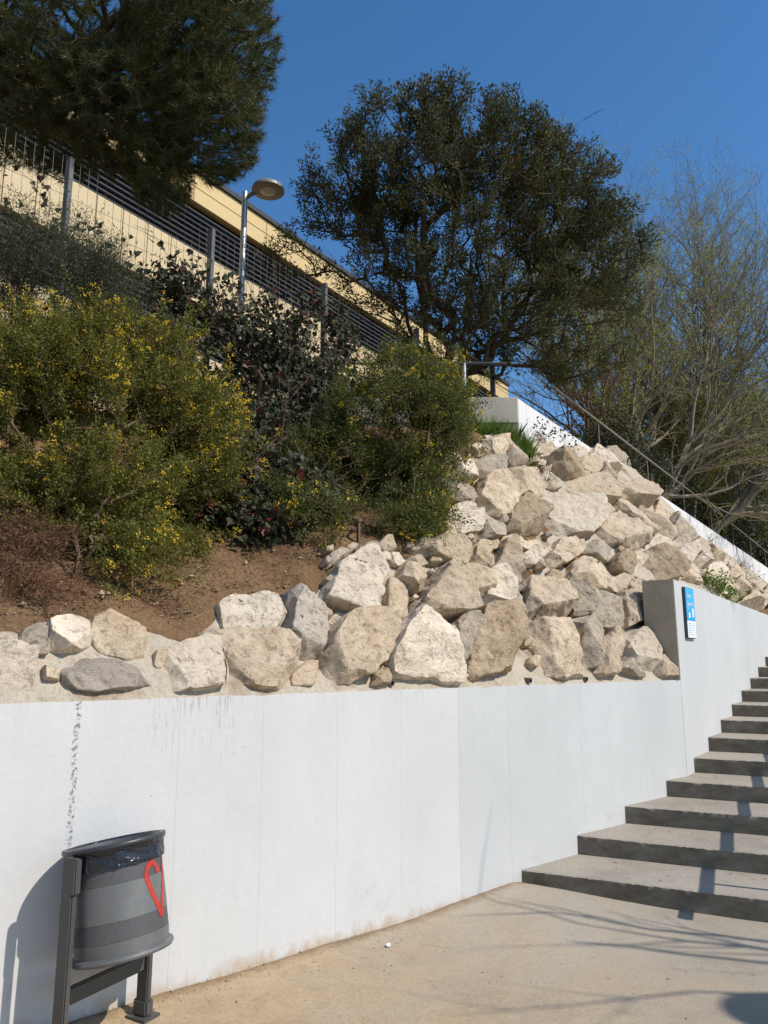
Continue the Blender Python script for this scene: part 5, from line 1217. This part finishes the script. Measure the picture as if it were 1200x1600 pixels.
leafy('evergreen_tree', 'dark evergreen mass in the shade under the handrail, right of the rocks', [(1040, 790, 110, 80, 28, 1.6, 2), (1120, 800, 70, 70, 28, 1.6, 1.2), (960, 700, 70, 60, 25, 1.3, 1)], 420, gbase(1050, 28.5), DRK, (48, 0.08, 0.16, 0.5), 52, BARK_D, False, 0.008, 0.32)
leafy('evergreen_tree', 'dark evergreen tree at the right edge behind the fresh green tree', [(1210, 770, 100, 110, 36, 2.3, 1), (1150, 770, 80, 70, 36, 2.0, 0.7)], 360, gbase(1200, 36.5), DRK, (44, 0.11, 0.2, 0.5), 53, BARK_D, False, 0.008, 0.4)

# ---------------------------------------------------------------- grass and small plants
def blades(name, pts, h0, h1, wd, mat, seed, label=None, lean=0.35):
    rng = np.random.default_rng(seed); C = np.array(pts); n = len(C); L = rng.uniform(h0, h1, n)
    D = nrm(rng.normal(size=(n, 3)) * lean + [0, 0, 1]); S_ = nrm(np.cross(D, rng.normal(size=(n, 3)))); w = (wd * rng.uniform(0.6, 1.3, n))[:, None]; bend = nrm(rng.normal(size=(n, 3)) * [1, 1, 0]) * (L * 0.22)[:, None]
    m = C + D * (L * 0.55)[:, None]; tip = C + D * L[:, None] + bend
    V = np.stack([C - S_ * w, C + S_ * w, m + S_ * w * 0.7, tip, m - S_ * w * 0.7], 1).reshape(-1, 3); F = [[5 * i + q for q in range(5)] for i in range(n)]
    o = mk(name, V, F, mat)
    return stuff(o) if label is None else o
def grass_all():
    rng = np.random.default_rng(61)
    G = mat_leaf('fresh_grass', [(0.10, 0.17, 0.025), (0.16, 0.24, 0.04), (0.07, 0.12, 0.02), (0.20, 0.24, 0.06)], 0.4)
    pts = []
    for _ in range(1500):
        x = QT[0] - abs(rng.normal()) * 0.38 + 0.12; y = QT[1] - rng.uniform(0.04, 0.30); pts.append((x, y, terr((x, y, 0)) - 0.01))
    o = blades('grass_tuft', pts, 0.14, 0.36, 0.004, G, 62); o['label'] = 'green grass growing at the foot of the concrete block wall'; o['category'] = 'grass'
    pts = []
    for _ in range(2600):
        p = PU(rng.uniform(3.0, 8.5), 0.6 + abs(rng.normal()) * 0.7); pts.append((p[0], p[1], PLAT - 0.1))
    o = blades('tall_grass', pts, 0.5, 1.35, 0.006, mat_leaf('tall_grass_blades', [(0.09, 0.12, 0.025), (0.15, 0.18, 0.045), (0.20, 0.18, 0.08)], 0.35), 63, lean=0.14); o['label'] = 'tall grass behind the white parapet wall'; o['category'] = 'grass'
    # plants rooted between the rocks
    def clump(label, spots, n, l0, l1, wr, mat, seed, name='rock_plant', sp=0.06, hang=0.0):
        r2 = np.random.default_rng(seed); C = []; E = []
        f0 = Vector(cast(spots[0][0], spots[0][1], rockz))
        for u, v, k in spots:
            q = np.array(cast(u, v, rockz)); Nn = np.array(rock_normal(q))
            for _ in range(int(n * k)):
                e = q + r2.normal(size=3) * sp * k ** 0.5 + Nn * abs(r2.normal()) * sp + np.array([0, 0, -hang * abs(r2.normal())]); C.append(e)
                if r2.random() < 0.15: E.append((q - Nn * 0.04, e, 0.003, 0.0015))
        C = np.array(C); L = r2.uniform(l0, l1, len(C)); t = thing(name, f0, label, 'plant')
        V, F = quads(C, r2.normal(size=C.shape) + [0, -0.2, 0.3], r2.normal(size=C.shape) + [0.3, -0.4, 0.5], L, L * wr); mk('foliage', V, F, mat, t)
        V, F = edges_mesh(E, 4); stuff(mk('stems', V, F, BARK_R, t))
    LG = mat_leaf('light_green_rock_plant', [(0.12, 0.20, 0.03), (0.19, 0.28, 0.05), (0.08, 0.14, 0.025)], 0.35)
    BR = mat_leaf('browned_rock_plant', [(0.10, 0.07, 0.03), (0.14, 0.12, 0.04), (0.075, 0.085, 0.03), (0.17, 0.10, 0.04)], 0.2)
    clump('bright green leafy plant peeping over the stair wall beside the sign', [(1108, 912, 1.2), (1122, 922, 1), (1138, 930, 0.6), (1098, 905, 0.5)], 170, 0.025, 0.05, 0.6, LG, 71, sp=0.075)
    clump('drying brown and green creeper hanging below the white parapet', [(1125, 850, 1.2), (1142, 866, 1.4), (1155, 885, 1.2), (1108, 846, 0.7), (1168, 905, 0.7)], 220, 0.02, 0.045, 0.4, BR, 72, sp=0.10, hang=0.10)
    clump('small green sprig growing between the upper rocks', [(934, 733, 0.5), (936, 722, 0.3)], 110, 0.02, 0.04, 0.4, LG, 73, sp=0.05)
    clump('dark creeper trailing over the corner of the concrete block', [(845, 690, 0.6), (865, 685, 0.5), (828, 684, 0.5), (885, 700, 0.3)], 150, 0.03, 0.055, 0.7, bpy.data.materials['ivy_leaves'], 74, sp=0.11)
    clump('patch of dry moss on the rocks below the concrete block', [(845, 735, 0.8), (856, 750, 0.8), (838, 742, 0.5)], 120, 0.012, 0.028, 0.4, mat_leaf('dry_moss', [(0.08, 0.07, 0.025), (0.12, 0.10, 0.04)], 0.1), 75, sp=0.05)
    clump('tuft of moss on the brown rock in the lower rows', [(795, 972, 0.8), (783, 968, 0.5)], 110, 0.012, 0.028, 0.4, mat_leaf('green_moss', [(0.09, 0.085, 0.03), (0.12, 0.115, 0.04)], 0.1), 76, sp=0.035)
    # leaf litter and pebbles on the soil
    rng = np.random.default_rng(81); C = []; Pb = []
    for _ in range(11000):
        s = rng.uniform(-1.8, 4.8); w = abs(rng.normal()) * 0.8 + 0.10; p = P1(s, w); q = (p[0], p[1], 0)
        if soilraw(q) < zA(q) - 0.06: C.append((p[0], p[1], soilraw(q) + 0.05 * noise.fractal((p[0] * 1.6, p[1] * 1.6, 0), 1.0, 2.0, 4) + 0.022 * noise.fractal((p[0] * 9, p[1] * 9, 5), 0.8, 2.0, 4) + 0.006))
    C = np.array(C); h = len(C) // 2
    L = rng.uniform(0.012, 0.04, h); V, F = quads(C[:h], rng.normal(size=(h, 3)) * [1, 1, 0.3], rng.normal(size=(h, 3)) * 0.4 + [0, 0, 1], L, L * 0.35)
    o = stuff(mk('leaf_litter', V, F, mat_leaf('dry_leaf_litter', [(0.10, 0.05, 0.025), (0.20, 0.11, 0.05), (0.30, 0.20, 0.10)], 0.1))); o['label'] = 'dry brown leaf litter scattered on the soil bank'; o['category'] = 'leaf litter'
    Pb = C[h:]; n = len(Pb); R = rng.uniform(0.002, 0.009, n) * np.where(rng.random(n) < 0.05, 3.2, 1); oct_ = np.array([(1, 0, 0), (-1, 0, 0), (0, 1, 0), (0, -1, 0), (0, 0, .7), (0, 0, -.7)])
    V = (Pb[:, None, :] + (oct_[None] * rng.uniform(0.6, 1.3, (n, 6, 1))) * R[:, None, None]).reshape(-1, 3); fo = np.array([(0, 2, 4), (2, 1, 4), (1, 3, 4), (3, 0, 4), (2, 0, 5), (1, 2, 5), (3, 1, 5), (0, 3, 5)])
    F = (np.arange(n)[:, None, None] * 6 + fo[None]).reshape(-1, 3)
    o = stuff(mk('pebbles', V, F, mat_leaf('soil_pebbles', [(0.30, 0.19, 0.10), (0.42, 0.31, 0.19), (0.22, 0.13, 0.07)], 0.0, 0.9))); o['label'] = 'small pebbles and clods on the soil bank'; o['category'] = 'pebbles'
    # dry grass and twigs on the soil, fallen leaves on the steps and pavement
    sel = rng.permutation(len(C))[:700]; o = blades('dry_grass', C[sel] - [0, 0, 0.01], 0.05, 0.16, 0.0022, mat_leaf('dry_grass_blades', [(0.20, 0.14, 0.06), (0.30, 0.22, 0.10), (0.13, 0.12, 0.04)], 0.2), 64, lean=0.8); o['label'] = 'thin dry grass on the soil bank'; o['category'] = 'grass'
    q = []
    R_ = np.array([EN[1], -EN[0]])
    for _ in range(170):
        i = int(rng.integers(-1, 9)); X = np.linalg.solve(np.array([EN, N1]), np.array([STEP0 + RUN * i, C1]))
        if (X - B) @ D1 > 0: X = np.linalg.solve(np.array([EN, N2]), np.array([STEP0 + RUN * i, B @ N2]))
        f = rng.random() ** 0.5 * 0.9; p = X + EN * RUN * f + R_ * (0.35 + abs(rng.normal()) * 0.7); q.append((p[0], p[1], RISE * (i + 1) + 0.006))
    q = np.array(q); n = len(q); L = rng.uniform(0.008, 0.03, n); V, F = quads(q, rng.normal(size=(n, 3)) * [1, 1, 0.15], rng.normal(size=(n, 3)) * 0.3 + [0, 0, 1], L, L * 0.4)
    o = stuff(mk('fallen_leaves', V, F, bpy.data.materials['dry_leaf_litter'])); o['label'] = 'few small dry leaves lying on the steps'; o['category'] = 'leaf litter'
    # grit along the foot of the wall and on the pavement
    n = 1500; s = rng.uniform(-1.2, 5.2, n); w = -np.abs(rng.normal(size=n)) ** 1.5 * 0.16 - 0.004; far = rng.random(n) < 0.25; w = np.where(far, -rng.uniform(0, 2.2, n), w)
    XY = D1[None] * s[:, None] + N1[None] * (C1 + w)[:, None]; Pb = np.column_stack([XY, np.full(n, 0.004) + 0.028 * np.exp(-(w / 0.06) ** 2)]); R = rng.uniform(0.0015, 0.005, n) * np.where(rng.random(n) < 0.05, 2.0, 1)
    V = (Pb[:, None, :] + (oct_[None] * rng.uniform(0.6, 1.3, (n, 6, 1))) * R[:, None, None]).reshape(-1, 3); F = (np.arange(n)[:, None, None] * 6 + fo[None]).reshape(-1, 3)
    o = stuff(mk('grit', V, F, mat_leaf('pavement_grit', [(0.30, 0.22, 0.14), (0.45, 0.38, 0.29), (0.16, 0.11, 0.07)], 0.0, 0.9))); o['label'] = 'loose grit along the foot of the white wall'; o['category'] = 'grit'
grass_all()

# ---------------------------------------------------------------- right of the picture: bare tree and lamp whose shadows fall on the pavement
def build_shade():
    rs = np.random.default_rng(91); E = []; tips = []
    base = np.array([7.6, 2.3, -0.05]); fork = np.array([7.2, 2.6, 2.7])
    pts = [base + (fork - base) * f + np.array([0.08 * math.sin(5 * f), 0, 0]) for f in np.linspace(0, 1, 8)]
    for i in range(7): E.append((pts[i], pts[i + 1], 0.13 - 0.008 * i, 0.13 - 0.008 * (i + 1)))
    for tip in ((4.6, 3.55, 4.0), (4.75, 3.0, 4.15), (4.9, 2.55, 3.8), (6.6, 2.3, 5.0), (8.6, 2.6, 5.2), (7.6, 1.2, 5.0), (5.0, 3.2, 4.3)):
        tip = np.array(tip); p = fork.copy(); L = np.linalg.norm(tip - fork); n = 10
        for i in range(n):
            f = (i + 1) / n; q = fork + (tip - fork) * f + np.array([0, 0, 0.3 * math.sin(math.pi * f)]) + rs.normal(size=3) * 0.03; E.append((p, q, 0.045 * (1 - 0.8 * i / n), 0.045 * (1 - 0.8 * f)))
            if i > 1:
                for _ in range(rs.poisson(0.6)):
                    d = (q - p) / np.linalg.norm(q - p); s = nrm(np.cross(d, rs.normal(size=3))); a = rad(rs.uniform(20, 40)); grow(E, q, d * math.cos(a) + s * math.sin(a), rs.uniform(0.5, 1.1), 0.012, 1, rs, 0.02, 0.10, 0.5, tips=tips)
            p = q
    t = thing('bare_tree', base, 'bare young tree standing right of the stairs, throwing branch shadows on the pavement', 'tree'); V, F = edges_mesh(E, 5); mk('trunk', V, F, BARK_G, t)
    C = np.array([q[0] for q in tips])[:120]; V, F = quads(C, rs.normal(size=C.shape), rs.normal(size=C.shape), rs.uniform(0.02, 0.04, len(C)), rs.uniform(0.012, 0.02, len(C))); mk('crown', V, F, BUD, t)
    build_lamp(base=(5.72, 2.22, 0), top=4.0, head_dir=(-1, 0.05, 0), label='round headed street lamp on the pavement right of the stairs', zb=0.0)
build_shade()
